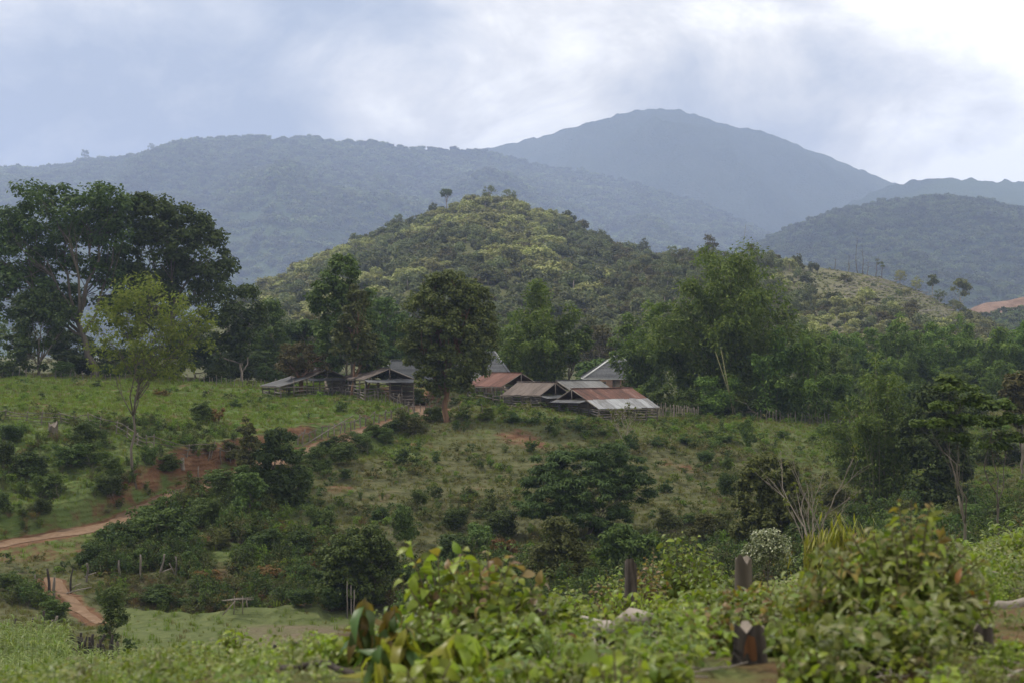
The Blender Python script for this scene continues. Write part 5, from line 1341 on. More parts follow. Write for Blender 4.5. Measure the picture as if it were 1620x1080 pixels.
# undergrowth round the houses and bamboos
und = [(1050,168,60,44,'mid','green bush right of the front shed roof'),(1085,172,60,40,'mid','bush under the left of the tallest bamboo'),(1030,175,44,50,'mid','dark-leaved bush before the grey hip-roofed house'),(985,176,40,40,'dark','dark bush right under the grey hip-roofed house'),(1010,170,44,34,'fresh','bright banana-like bush behind the front shed ridge'),(935,182,50,36,'fresh','bright bush between the broad bamboo and the hip-roofed house'),(1130,174,50,36,'dark','dark bush among the leaning canes'),(1190,172,60,40,'dark','dark bush at the foot of the tallest bamboo'),(1330,176,60,56,'mid','mid-green bush right of the stand-alone feathery bamboo'),(1315,172,50,34,'fresh','bright bush at the right end of the stick fence'),(1365,185,60,50,'mid','bush left behind the streamside bamboo'),(1560,150,80,60,'mid','broad bush behind the layered pair'),(1610,150,60,50,'dark','dark bush at the picture edge behind the layered pair'),(1540,185,80,60,'mid','bush in front of the far bamboo row'),(1440,190,70,56,'mid','bush in front of the far bamboo row above the streamside bamboo'),
       (730,176,40,40,'mid','bush behind the lone tree trunk'),(660,172,50,30,'mid','bush left behind the lone tree'),(425,186,44,36,'dark','dark bush at the stick fence under the giant pair'),(350,188,60,36,'dark','dark bush behind the stick fence, left part'),(250,190,60,40,'dark','dark bush under the second giant tree'),(180,192,50,30,'dark','dark bush right of the first giant trunk'),(100,190,50,30,'mid','bush behind the far end of the field'),(15,190,60,34,'dark','bush at the picture edge behind the field'),(540,178,50,30,'dark','dark bush between the left sheds'),(455,178,40,34,'dark','dark bush behind the stocky tree'),(385,200,80,60,'dark','dark thicket closing the gap behind the fence start'),(425,204,80,64,'mid','green thicket behind the fence, left of the long low lean-to'),(468,200,80,60,'dark','dark thicket behind the long low lean-to'),(510,204,80,60,'mid','green thicket behind the ridge of the lean-to shed'),(130,204,90,50,'dark','dark thicket low behind the first giant trunk'),(215,204,90,56,'dark','dark thicket between the giant trunks'),(1140,173,80,70,'bamboo','leafy bamboo skirt at the left foot of the tallest clump'),(1180,174,80,80,'bamboo','leafy bamboo skirt in the middle foot of the tallest clump'),(1212,175,70,70,'bamboo','leafy bamboo skirt at the right foot of the tallest clump'),(1000,240,90,70,'mid','hazy bush right of the hip-roofed house'),(940,235,90,60,'mid','hazy bush above the hip-roofed house eave')]
for px, d, w, h, mt_, lb in und: SH(px, None, w, h, mt_, lb, d=d, group='undergrowth behind the sheds') if False else None
def SHd(px, d, w, h, mat, lb):
    b = ground(px, d); s = d / F
    c, t = shrub_mesh(mat, int(px) % 4, True)
    o = put_tree('shrub', b, c, t, lb, 'shrub', 'undergrowth behind the sheds', rz=px * .31, names=('stems', 'crown')); o.scale = (w * s, w * s, h * s)
for q in und: SHd(*q)
# the bare leaning canes at the tallest bamboo
for i, (a, b_, lb) in enumerate([((1166,661),(1132,556),'bare bamboo cane leaning left out of the tallest clump'),((1160,655),(1140,548),'steeper bare cane just beside the leaning one'),((1205,668),(1206,640),'short upright cane right of the leaning canes')]):
    stick(a, b_, 171, 173, .06, 'culm', lb, 'bamboo_cane', 'cane')

# ------------------------------------------------------------------ grass and weeds: uncountable
def tuft(name, mat, seed, n, h, w, spread, bend=.5):
    rg = np.random.default_rng(seed); mb = MB()
    for i in range(n):
        a = rg.random() * 6.28; r_ = rg.random() * spread
        p = np.array([math.cos(a) * r_, math.sin(a) * r_, -.04]); hh = h * rg.uniform(.5, 1.1)
        dv = np.array([math.cos(a + rg.normal() * .6), math.sin(a + rg.normal() * .6), 0]) * hh * bend * rg.uniform(.3, 1)
        sd = np.array([-dv[1], dv[0], 0]); sd = sd / (np.linalg.norm(sd) + 1e-6) * w
        m1 = p + dv * .35 + [0, 0, hh * .62]; tp = p + dv + [0, 0, hh * .95]
        mb.add([p - sd, p + sd, m1 + sd * .8, m1 - sd * .8, tp], [[0, 1, 2, 3]]); mb.n -= 5
        mb.f.append(np.array([[3, 2, 4]]) + mb.n); mb.m.append(np.array([0])); mb.n += 5
    return src(name, mb.mesh(name, mat))
gsrc = [tuft('tuft_a', M['grass'], 1, 16, .30, .012, .22), tuft('tuft_b', M['drygrass'], 2, 16, .28, .012, .24), tuft('tuft_c', M['lushgrass'], 3, 16, .34, .013, .22)]
weed_src = []
for i, mt_ in enumerate(('mid', 'olive', 'fresh', 'drygrass', 'dark')):
    rg = np.random.default_rng(60 + i); mb = MB()
    cen = rg.normal(size=(7, 3)) * [.22, .22, .0] + np.stack([np.zeros(7), np.zeros(7), rg.uniform(.12, .55, 7)], -1)
    clump_leaves(mb, rg, cen, .2, 16, .17, .085, up=.8); weed_src.append(src('weed_%d' % i, mb.mesh('weed', M[mt_])))
rng = np.random.default_rng(77)
def strew(n, d0, d1, u0=-40, u1=1680):
    d = np.sqrt(rng.uniform(d0 ** 2, d1 ** 2, n)); u = rng.uniform(u0, u1, n)
    x = (u - 810) / F * d
    return x, d
def strewn(name, n, d0, d1, sources, choose, s0, s1, keep=None, u0=-40, u1=1680):
    x, y = strew(n, d0, d1, u0, u1); z = H(x, y)
    so_, lu_, st_, sp_ = ground_masks(x, y, z)
    k = rng.random(n) > np.clip(so_ * 1.25 + st_ * .7, 0, .97)
    rd_, _ = polydist(x, y, ROAD); td_, _ = polydist(x, y, TRACK)
    k &= (rd_ > 2.0) & (td_ > .9)
    k &= ~((paddy_mask(x, y) > .2) & (rng.random(n) < .7))
    if keep is not None: k &= keep(x, y, lu_)
    x, y, z, lu_ = x[k], y[k], z[k], lu_[k]
    m = len(x)
    return scatter(name, np.stack([x, y, z], -1), (s0 + (s1 - s0) * rng.random(m) ** 2), rng.random(m) * 6.28, sources, choose(lu_, m))
def gch(lu_, m):
    q = rng.random(m)
    return np.where(q < lu_ * .8, 2, np.where(rng.random(m) < .5, 0, 1))
strewn('grass', 80000, 84, 205, gsrc, gch, .5, 1.5)
strewn('weeds', 9000, 100, 185, weed_src, lambda lu_, m: np.where(rng.random(m) < lu_ * .6, 2, rng.integers(0, 5, m)), .45, 1.5, keep=lambda x, y, l: (rng.random(len(x)) < .25 + .75 * (fbm(x / 6, y / 6, 55, 3) > .05)) & ~((y > 140) & (x < -12) & (rng.random(len(x)) < .75)))

# scrub too tangled to count: on the dark bank over the paddy, along the stream and on the lower slope
def sprig(name, mat, seed, n, tall, spread, ln, wd, stalk='bark'):
    rg = np.random.default_rng(seed); mb = MB()
    for i in range(n):
        a_ = rg.random() * 6.28; L_ = tall * rg.uniform(.5, 1.1); o_ = spread * rg.uniform(.3, 1.0)
        e_ = np.array([math.cos(a_) * o_, math.sin(a_) * o_, L_]); p = curve_pts((rg.normal() * .1, rg.normal() * .1, -.1), e_, 5, rg, .08)
        mb.tube(p, np.linspace(.018, .006, 5), 4, 1, caps=False)
        clump_leaves(mb, rg, p[2:], spread * .34, 13, ln, wd, flat=.9, up=.6, droop=.3)
    return src(name, mb.mesh(name, [M[mat], M[stalk]]))
scr = [sprig('scrub_a', 'dark', 1, 9, 1.2, .7, .17, .09), sprig('scrub_b', 'mid', 2, 9, 1.4, .6, .17, .09), sprig('scrub_c', 'olive', 3, 9, 1.2, .8, .15, .07), sprig('scrub_d', 'russet', 4, 8, .9, .8, .13, .05), sprig('scrub_e', 'brown', 5, 8, 1.0, .7, .12, .05, 'palebark'), sprig('scrub_f', 'fresh', 6, 8, 1.1, .6, .18, .09)]
def scrub_zone(n, u0, u1, d0, d1, p, s0, s1, clump=.0, seed=1):
    u = rng.uniform(u0, u1, n); d = rng.uniform(d0, d1, n); x = (u - 810) / F * d
    k = fbm(x / 4.0, d / 4.0, 70 + seed, 3) > clump
    rd_, _ = polydist(x, d, ROAD); td_, _ = polydist(x, d, TRACK)
    k &= (rd_ > 2.2) & (td_ > 1.3) & (paddy_mask(x, d) < .05)
    z_ = H(x, d); _, rz_ = polydist(x, d, ROAD)
    k &= ~((u < 215) & (z_ < rz_ + .2) & (rd_ < 8))
    x, d = x[k], d[k]; m = len(x)
    scatter('scrub', np.stack([x, d, H(x, d)], -1), np.stack([rng.uniform(s0, s1, m)] * 2 + [rng.uniform(s0, s1, m) * rng.uniform(.7, 1.2, m)], -1), rng.random(m) * 6.28, scr, rng.choice(6, m, p=p))
scrub_zone(1100, 305, 560, 99.5, 112, [.28, .16, .20, .17, .15, .04], .45, 1.2, -.15, 1)
scrub_zone(500, 150, 310, 107, 112, [.40, .18, .20, .10, .10, .02], .45, 1.1, -.1, 9)
scrub_zone(420, 190, 420, 99.5, 107, [.10, .08, .16, .30, .36, .0], .25, .6, .0, 10)
scrub_zone(1500, 560, 1500, 84, 107, [.28, .26, .26, .06, .06, .08], .7, 1.7, -.2, 2)
scrub_zone(800, 490, 1400, 110, 127, [.12, .30, .28, .12, .12, .06], .22, .7, .14, 3)
scrub_zone(1100, -40, 420, 115.5, 139, [.14, .36, .18, .05, .05, .22], .25, .8, .10, 4)
scrub_zone(800, 700, 1400, 128, 172, [.16, .34, .24, .06, .06, .14], .2, .6, .22, 5)
scrub_zone(500, -40, 200, 98, 113, [.2, .36, .2, .06, .06, .12], .4, 1.0, .1, 6)
scrub_zone(500, 180, 520, 113, 124, [.22, .32, .24, .06, .06, .10], .6, 1.4, -.1, 7)
scrub_zone(700, 1350, 1700, 95, 118, [.3, .34, .2, .04, .06, .06], .6, 1.5, -.1, 8)

# ------------------------------------------------------------------ the slope the photographer stands on
def blade_mesh(name, Ln, Wd, bend, fold, mat, k=4, peak=.42, curl=0.0):
    """one leaf: base at the origin, runs along +y, arches down by bend"""
    t = np.linspace(0, 1, k + 1)
    w = Wd / 2 * (np.sin(np.pi * t ** (math.log(.5) / math.log(peak))) ** .8 + .02)
    w[-1] = .002
    y = Ln * t * (1 - .18 * bend * t); z = -Ln * bend * .55 * t ** 2 + Ln * .10 * np.sin(np.pi * t)
    V = []
    for i in range(k + 1):
        V += [(-w[i], y[i], z[i] + fold * w[i]), (curl * t[i] ** 2 * Ln, y[i], z[i]), (w[i], y[i], z[i] + fold * w[i])]
    Q = []
    for i in range(k):
        a = i * 3; Q += [[a, a + 1, a + 4, a + 3], [a + 1, a + 2, a + 5, a + 4]]
    mb = MB(); mb.add(V, Q)
    return mb.mesh(name, mat, True), np.array(V), np.array(Q)

def fleaf(name, cols, **kw):
    return leaf_mat(name, cols, trans=.42, rough=.42, spec=.35, objvar=.6, **kw)
M['f_green'] = fleaf('bush_leaf_green', [(.080, .125, .030), (.125, .175, .040), (.185, .220, .058)])
M['f_grey'] = fleaf('bush_leaf_greygreen', [(.125, .155, .068), (.175, .195, .090), (.235, .225, .130)])
M['f_lime'] = fleaf('bush_leaf_lime', [(.140, .195, .032), (.200, .255, .042), (.260, .295, .060)])
M['f_orange'] = fleaf('bush_leaf_orange', [(.22, .105, .045), (.20, .14, .05), (.18, .17, .055)])
M['f_pink'] = fleaf('bush_leaf_pinkish', [(.20, .13, .085), (.24, .16, .11), (.17, .15, .08)])
M['f_red'] = fleaf('droop_leaf_red', [(.13, .045, .026), (.13, .085, .028), (.09, .115, .03)])
M['f_deep'] = fleaf('droop_leaf_deep', [(.040, .085, .034), (.060, .110, .036), (.090, .125, .036)])
M['f_yellow'] = fleaf('droop_leaf_yellow', [(.20, .20, .035), (.26, .25, .045), (.15, .19, .035)])
M['stem'] = plain_mat('green_stem', (.09, .085, .04), (.16, .13, .07), 8)

_lm = {}
def leafset(Ln, Wd, mat, bends=(.15, .45, .85), peak=.42):
    key = (Ln, Wd, mat, bends)
    if key not in _lm: _lm[key] = [blade_mesh('leaf', Ln, Wd, b, .22, M[mat], peak=peak) for b in bends]
    return _lm[key]

def leaf_frames(A, up, rng, roll=.35):
    A = A / np.linalg.norm(A, axis=1)[:, None]
    Z = up - (up * A).sum(1)[:, None] * A
    Z = Z + rng.normal(size=A.shape) * roll
    Z = Z - (Z * A).sum(1)[:, None] * A
    Z /= np.linalg.norm(Z, axis=1)[:, None] + 1e-9
    X = np.cross(A, Z)
    return X, A, Z

def plant(name, base, w, h, label, leaf=(.12, .045), mats=(('f_green', 1.0),), tips=None, ns=30, nlf=14, seed=1, group='bushes on the near slope', droop=.25, cz=.55, start=.35, cat='bush', maxobj=300, depth=.9, targets=None, stem_r=.007, bends=(.15, .45, .85), upb=.5, splay=.9, grow=None):
    """stems fan out from the foot into a dome; leaves sit alternately along them.  w, h in metres"""
    rg = np.random.default_rng(seed)
    b = base
    o = thing(name, b, label, cat, group)
    sb = MB(); pos = []; ax = []; frac = []
    for i in range(ns):
        if targets is not None and i < len(targets): e_ = np.array(targets[i], float)
        else:
            d = rg.normal(size=3); d[2] = abs(d[2]) * 1.1 - .35; d /= np.linalg.norm(d)
            q = (.55 + .45 * rg.random() ** .5)
            e_ = np.array([d[0] * w / 2 * q, d[1] * w / 2 * depth * q, h * cz + d[2] * h * (1 - cz) * q])
        f_ = np.array([rg.normal() * .03 * w, rg.normal() * .03 * w, -.05])
        mid = f_ * .5 + e_ * .5 + np.array([-.12 * e_[0], -.12 * e_[1], .10 * h])
        t = np.linspace(0, 1, 8)[:, None]
        p = (1 - t) ** 2 * f_ + 2 * t * (1 - t) * mid + t ** 2 * e_
        sb.tube(p, np.linspace(stem_r * 1.6, stem_r * .5, 8), 4, caps=False)
        s = start + (1 - start) * (np.arange(nlf) + rg.random(nlf) * .6) / nlf
        s = np.clip(s, 0, 1)
        pp = np.stack([np.interp(s, t[:, 0], p[:, j]) for j in range(3)], -1)
        tg = p[-1] - p[-3]; tg /= np.linalg.norm(tg)
        an = np.arange(nlf) * 2.4 + rg.random() * 6
        si = np.cross(tg, [0, 0, 1.0]); si /= np.linalg.norm(si) + 1e-6; s2 = np.cross(tg, si)
        a = tg * .45 + splay * (np.cos(an)[:, None] * si + np.sin(an)[:, None] * s2) + rg.normal(size=(nlf, 3)) * .25 - np.array([0, 0, droop])
        pos.append(pp); ax.append(a); frac.append(s)
    pos = np.concatenate(pos); ax = np.concatenate(ax); frac = np.concatenate(frac)
    sb.build('stems', M['stem'], o, True)
    n = len(pos)
    X, A, Z = leaf_frames(ax, np.array([0, 0, 1.0]) * upb + np.array([0, -.15, 0]) + 0 * ax, rg)
    names = [m for m, _ in mats]; pr = np.array([q for _, q in mats]); pr = pr / pr.sum()
    mi = rg.choice(len(names), n, p=pr)
    sc = rg.uniform(.6, 1.15, n) * np.where(frac > .93, .7, 1.0)
    # the leaves that show largest: towards the camera and the top
    show = -pos[:, 1] / w + .7 * pos[:, 2] / h + rg.random(n) * .35
    order = np.argsort(-show); solo = set(order[:maxobj].tolist())
    rest = {}
    for i in range(n):
        mname = names[mi[i]]
        if tips and frac[i] > .82 and rg.random() < tips[1]: mname = tips[0]
        k = int(rg.integers(3))
        ms, V, Q = leafset(leaf[0], leaf[1], mname, bends)[k]
        if i in solo:
            q = link('leaf', ms, o)
            s = sc[i]
            q.matrix_local = Matrix(((X[i, 0] * s, A[i, 0] * s, Z[i, 0] * s, pos[i, 0]), (X[i, 1] * s, A[i, 1] * s, Z[i, 1] * s, pos[i, 1]), (X[i, 2] * s, A[i, 2] * s, Z[i, 2] * s, pos[i, 2]), (0, 0, 0, 1)))
        else:
            W = (V[:, :1] * X[i] + V[:, 1:2] * A[i] + V[:, 2:] * Z[i]) * sc[i] + pos[i]
            rest.setdefault(mname, MB()).add(W, Q)
    if rest:
        mb = MB(); ml = []
        for j, (mname, m_) in enumerate(rest.items()):
            ml.append(M[mname])
            for v, f, _ in zip(m_.v, m_.f, m_.m):
                mb.v.append(v); mb.f.append(f + mb.n); mb.m.append(np.full(len(f), j))
            mb.n += m_.n
        r_ = mb.build('foliage', ml, o, True); r_['kind'] = 'stuff'
    return o

def pb(px, d): return ground(px, d)
def PL(name, px, d, w_px, top_py, label, **kw):
    b = ground(px, d); top = (HY - top_py) / F * d
    return plant(name, b, w_px / F * d, max(.15, top - b.z), label, **kw)

PL('lance_leaf_bush', 1418, 9.7, 330, 812, 'largest near bush, dense lance-shaped leaves with orange young tips, right of the split stump', leaf=(.112, .037), mats=(('f_green', .42), ('f_grey', .43), ('f_lime', .15)), tips=('f_orange', .16), ns=170, nlf=22, seed=201, cz=.42, droop=.35, start=.3)
PL('lance_leaf_shoot', 1446, 9.5, 60, 775, 'tall shoot rising out of the top of the largest near bush', leaf=(.095, .033), mats=(('f_grey', .5), ('f_lime', .4)), tips=('f_orange', .35), ns=4, nlf=22, seed=202, cz=.9, start=.45, cat='shoot')
PL('lance_leaf_bush', 1310, 10.4, 150, 905, 'lower left skirt bush of the largest near bush, orange-flecked', leaf=(.12, .044), mats=(('f_green', .5), ('f_grey', .3), ('f_lime', .2)), tips=('f_orange', .3), ns=30, nlf=16, seed=203, cz=.5)
PL('sapling', 770, 11.2, 250, 862, 'leafy yellow-green sapling with pinkish young leaves beside the leaning burnt stump', leaf=(.115, .062), mats=(('f_green', .45), ('f_lime', .45), ('f_pink', .1)), tips=('f_pink', .25), ns=44, nlf=14, seed=204, cz=.5, droop=.3, start=.3)
b_ = ground(700, 11.0); s_ = 11.0 / F
tg_ = [((px - 700) * s_, dy, (HY - py) * s_ - b_.z) for px, py, dy in ((640, 852, 0), (662, 880, .1), (632, 905, -.1), (655, 930, .1), (690, 870, .2), (735, 862, 0), (680, 900, .2), (650, 958, -.1))]
plant('sapling', b_, .55, .95, 'open sapling with large lime leaves reaching out left of the pinkish one', leaf=(.13, .07), mats=(('f_lime', .75), ('f_green', .25)), tips=('f_orange', .3), ns=8, nlf=11, seed=205, targets=tg_, start=.42, droop=.3)
def droopers(px, d, top, label, mats, seed, n=18, Ln=.22, Wd=.07, w=.16):
    b = ground(px, d); h = max(.3, (HY - top) / F * d - b.z)
    return plant('drooping_plant', b, w, h, label, leaf=(Ln, Wd), mats=mats, ns=2, nlf=n, seed=seed, targets=[(0.01, 0, h), (-.03, .02, h * .8)], start=.45, droop=1.5, splay=.8, cat='plant', bends=(.5, .9, 1.3))
droopers(576, 9.6, 944, 'plant with long hanging leaves, red at the top, left of the saplings', (('f_deep', .6), ('f_red', .4)), 211, 16, .24, .075)
droopers(622, 10.0, 955, 'smaller plant with hanging leaves and a reddish tip, right of the red one', (('f_deep', .7), ('f_red', .3)), 212, 14, .22, .07)
droopers(640, 8.6, 985, 'yellowish hanging-leaf plant under the open sapling', (('f_yellow', .7), ('f_deep', .3)), 213, 16, .22, .06)
droopers(718, 8.4, 992, 'yellow-green plant with two tall folded leaf fans below the sapling', (('f_yellow', .6), ('f_lime', .4)), 214, 16, .22, .07)
droopers(752, 8.5, 1000, 'yellow-green hanging-leaf plant close to the foot of the sapling', (('f_yellow', .5), ('f_lime', .5)), 215, 14, .22, .07)
droopers(602, 8.2, 1005, 'low hanging-leaf plant at the bottom edge under the red-topped one', (('f_yellow', .5), ('f_deep', .5)), 216, 14, .2, .06)
PL('leafy_shrub', 1082, 27, 120, 822, 'upright leafy mid-green shrub between the two tree stumps', leaf=(.15, .075), mats=(('f_green', .7), ('f_lime', .3)), ns=44, nlf=14, seed=221, cz=.5, group='bushes on the near slope')
PL('leafy_shrub', 1135, 24, 110, 880, 'lower leafy shrub right of the upright one', leaf=(.13, .07), mats=(('f_green', .8), ('f_lime', .2)), ns=26, nlf=12, seed=222)
PL('mixed_bush', 1205, 13, 150, 920, 'pinkish-green bush hiding the foot of the tall brown stump', leaf=(.09, .042), mats=(('f_green', .5), ('f_pink', .25), ('f_lime', .25)), tips=('f_orange', .4), ns=30, nlf=14, seed=261)
PL('mixed_bush', 1140, 13.5, 140, 925, 'green bush left of the tall brown stump', leaf=(.10, .05), mats=(('f_green', .6), ('f_lime', .4)), ns=28, nlf=13, seed=262)
PL('mixed_bush', 1006, 18.8, 130, 912, 'glossy bush hiding the foot of the small dark stump', leaf=(.11, .06), mats=(('f_green', .55), ('f_lime', .45)), ns=26, nlf=12, seed=263)
PL('mixed_bush', 870, 12.5, 140, 935, 'leafy bush just right of the leaning burnt stump', leaf=(.10, .055), mats=(('f_green', .6), ('f_lime', .4)), ns=26, nlf=12, seed=264)
PL('mixed_bush', 690, 9.6, 130, 960, 'dark leafy bush filling the space under the saplings', leaf=(.095, .05), mats=(('f_green', .7), ('f_lime', .3)), ns=28, nlf=12, seed=265)
PL('mixed_bush', 800, 9.6, 150, 965, 'dark leafy bush at the foot of the pinkish sapling', leaf=(.095, .05), mats=(('f_green', .75), ('f_lime', .25)), ns=30, nlf=12, seed=266)
PL('mixed_bush', 1380, 8.6, 200, 960, 'dark lower part bush in front of the largest near bush', leaf=(.11, .04), mats=(('f_green', .6), ('f_grey', .4)), ns=46, nlf=15, seed=267)
PL('mixed_bush', 1480, 9.2, 150, 930, 'right-hand lower bush against the largest near bush', leaf=(.11, .04), mats=(('f_green', .55), ('f_grey', .45)), ns=36, nlf=15, seed=268)
PL('leafy_shrub', 980, 33, 110, 885, 'mid-green shrub behind the low rust-brown shrub', leaf=(.16, .08), mats=(('f_green', .7), ('f_lime', .3)), ns=30, nlf=12, seed=269)
PL('leafy_shrub', 900, 30, 110, 915, 'mid-green shrub right behind the sapling', leaf=(.15, .08), mats=(('f_green', .6), ('f_lime', .4)), ns=28, nlf=12, seed=270)
PL('russet_shrub', 1030, 24, 70, 862, 'rust-brown shrub around the small dark stump', leaf=(.11, .05), mats=(('f_orange', .45), ('f_pink', .4), ('f_green', .15)), ns=20, nlf=12, seed=223)
PL('russet_shrub', 965, 23, 80, 895, 'low rust-brown shrub left of the small dark stump', leaf=(.11, .05), mats=(('f_pink', .5), ('f_green', .5)), ns=18, nlf=12, seed=224)
PL('mixed_bush', 1165, 10.2, 210, 945, 'tangled bush with greyish and pink leaves round the split stump', leaf=(.085, .042), mats=(('f_green', .45), ('f_grey', .3), ('f_pink', .15), ('f_lime', .1)), tips=('f_pink', .25), ns=40, nlf=14, seed=225, cz=.5)
PL('mixed_bush', 1245, 9.6, 170, 965, 'green bush between the split stump and the largest near bush', leaf=(.1, .045), mats=(('f_green', .6), ('f_lime', .25), ('f_grey', .15)), ns=30, nlf=13, seed=226)
PL('broadleaf_weed', 978, 6.9, 100, 1000, 'bright round-leaved weed at the bottom edge in front of the pale log', leaf=(.11, .07), mats=(('f_lime', .85), ('f_green', .15)), ns=7, nlf=5, seed=227, cz=.7, group='weeds on the near slope', cat='weed')
PL('broadleaf_weed', 1000, 23.5, 130, 930, 'spreading glossy weed behind the pale log', leaf=(.16, .10), mats=(('f_lime', .55), ('f_green', .45)), ns=26, nlf=9, seed=228, cat='weed', group='weeds on the near slope')
PL('broadleaf_weed', 930, 23, 130, 945, 'spreading glossy weed between the sapling and the pale log', leaf=(.16, .10), mats=(('f_lime', .5), ('f_green', .5)), ns=26, nlf=9, seed=229, cat='weed', group='weeds on the near slope')
PL('broadleaf_weed', 1080, 13, 120, 975, 'bright weed right of the pale log end', leaf=(.11, .06), mats=(('f_lime', .5), ('f_green', .5)), ns=24, nlf=9, seed=230, cat='weed', group='weeds on the near slope')
PL('broadleaf_weed', 905, 8.3, 150, 1035, 'low weed at the bottom edge right of the burnt stump', leaf=(.08, .045), mats=(('f_lime', .6), ('f_green', .4)), ns=24, nlf=9, seed=231, cat='weed', group='weeds on the near slope')
PL('broadleaf_weed', 1055, 8.0, 120, 1030, 'leafy weed at the bottom edge left of the split stump', leaf=(.09, .05), mats=(('f_lime', .5), ('f_green', .5)), ns=20, nlf=9, seed=232, cat='weed', group='weeds on the near slope')
PL('broadleaf_weed', 820, 8.0, 140, 1040, 'pale-leaved weed at the bottom edge under the sapling', leaf=(.10, .06), mats=(('f_lime', .6), ('f_grey', .4)), ns=22, nlf=8, seed=233, cat='weed', group='weeds on the near slope')
PL('broadleaf_weed', 680, 7.8, 140, 1035, 'round pale-leaved weed at the bottom edge between hanging-leaf plants', leaf=(.11, .075), mats=(('f_lime', .7), ('f_grey', .3)), ns=20, nlf=7, seed=234, cat='weed', group='weeds on the near slope')
PL('broadleaf_weed', 540, 10, 120, 1010, 'lime weed at the bottom left of the red-topped plant', leaf=(.10, .06), mats=(('f_lime', .8), ('f_green', .2)), ns=24, nlf=9, seed=235, cat='weed', group='weeds on the near slope')
PL('broadleaf_weed', 1480, 7.6, 110, 1040, 'round-leaved bright weed at the bottom edge under the largest near bush', leaf=(.10, .06), mats=(('f_lime', .7), ('f_green', .3)), ns=12, nlf=7, seed=236, cat='weed', group='weeds on the near slope')
PL('broadleaf_weed', 1300, 7.8, 170, 1015, 'dense weed at the bottom edge left of the largest near bush', leaf=(.085, .045), mats=(('f_green', .7), ('f_lime', .3)), ns=30, nlf=10, seed=237, cat='weed', group='weeds on the near slope')
PL('edge_bush', 1590, 17, 110, 905, 'leafy bush at the right picture edge above the fallen logs', leaf=(.12, .06), mats=(('f_green', .6), ('f_lime', .4)), ns=30, nlf=11, seed=238)
PL('edge_bush', 1612, 21, 90, 835, 'bright-tipped bush at the right picture edge under the layered trees', leaf=(.13, .06), mats=(('f_green', .5), ('f_lime', .5)), ns=22, nlf=11, seed=239)
PL('edge_bush', 1555, 25, 90, 850, 'grey-green bush right behind the largest near bush', leaf=(.12, .06), mats=(('f_green', .7), ('f_grey', .3)), ns=26, nlf=11, seed=240)
PL('edge_bush', 1600, 9.0, 70, 1035, 'small bush at the right picture edge beside the dark stump', leaf=(.09, .045), mats=(('f_green', .6), ('f_lime', .4)), ns=18, nlf=9, seed=241)
PL('slender_weed', 372, 15, 70, 985, 'blurred slender weed rising at the bottom left of the charred fence', leaf=(.10, .04), mats=(('f_green', .6), ('f_lime', .4)), ns=10, nlf=14, seed=242, cz=.7, cat='weed', group='weeds on the near slope')
PL('slender_weed', 330, 17, 60, 1035, 'low blurred weed left of the slender one', leaf=(.10, .04), mats=(('f_green', .4), ('f_pink', .2), ('f_lime', .4)), ns=10, nlf=12, seed=243, cat='weed', group='weeds on the near slope')
PL('slender_weed', 455, 14, 80, 1040, 'low lime weed just left of the fallen black branch', leaf=(.09, .045), mats=(('f_lime', .7), ('f_green', .3)), ns=12, nlf=10, seed=244, cat='weed', group='weeds on the near slope')
def grass_clump(px, d, w_px, top, label, seed, n=90, mat='f_yellow'):
    b = ground(px, d); h = (HY - top) / F * d - b.z; w = w_px / F * d
    rg = np.random.default_rng(seed); o = thing('tall_grass', b, label, 'grass clump', 'tall grass clumps')
    mb = MB()
    for i in range(n):
        x = rg.normal() * w * .25; y = rg.normal() * w * .25; hh = h * rg.uniform(.55, 1.0)
        mb.tube([[x, y, -.1], [x * 1.15, y, hh * .6], [x * 1.3, y, hh]], [.012, .01, .004], 4, caps=False)
        for j in range(7):
            z = hh * (.3 + .1 * j); p = np.array([[x * (1 + .2 * z / h), y, z]]); a = rg.random() * 6.28
            leaf_quads(mb, p + [[math.cos(a) * .06, math.sin(a) * .06, .12]], np.array([[math.cos(a), math.sin(a), .5]]), np.array([[math.cos(a) * .35, math.sin(a) * .35, 1.0]]), .42, .05)
    mb.build('blades', M[mat], o)
grass_clump(1300, 42, 60, 838, 'yellow-green tall grass clump left of the largest near bush', 251)
grass_clump(1338, 41, 60, 812, 'taller yellow-green grass clump touching the largest near bush', 252)

# stumps, logs and branches of the clearing
M['split'] = plain_mat('split_wood', (.10, .042, .02), (.30, .14, .06), 16, stretch=(1, 1, .1), bump=.8)
M['char'] = plain_mat('charred_bark', (.014, .011, .010), (.12, .098, .082), 16, stretch=(1, 1, .12), bump=1.0)
M['paleLog'] = plain_mat('weathered_log', (.22, .18, .15), (.40, .35, .30), 5, stretch=(.2, 1, 1))
def near_stump(px, d, top, r_px, label, seed, mat='char', split=False, lean=(0, 0)):
    b = ground(px, d); h = max(.2, (HY - top) / F * d - b.z)
    o = stump(px, 0, h, r_px / F * d, label, mat, .10, seed, 'tree_stump', lean, d)
    if split:
        r_ = r_px / F * d; mb = MB()
        V = [(-.55, -.93, .0), (.25, -1.02, .0), (.22, -1.0, .5), (.12, -.98, .86), (-.28, -.97, .93), (-.5, -.93, .6)]
        V = [(x * r_ * .95, y * r_ * .97, z * h) for x, y, z in V]
        V += [(x, y + .03, z) for x, y, z in V]
        mb.add(V, [[0, 1, 2, 5], [5, 2, 3, 4], [6, 11, 8, 7], [11, 10, 9, 8]]); mb.build('split_face', M['split'], o)
    return o
near_stump(1187, 9.0, 1012, 28, 'dark stump with an orange split face at the bottom of the near slope', 5, 'char', True)
near_stump(1176, 15, 888, 13, 'tall brown stump standing behind the mixed bush', 6, 'bark')
near_stump(998, 20, 890, 10, 'small dark stump among the rust-brown shrubs', 7, 'char')
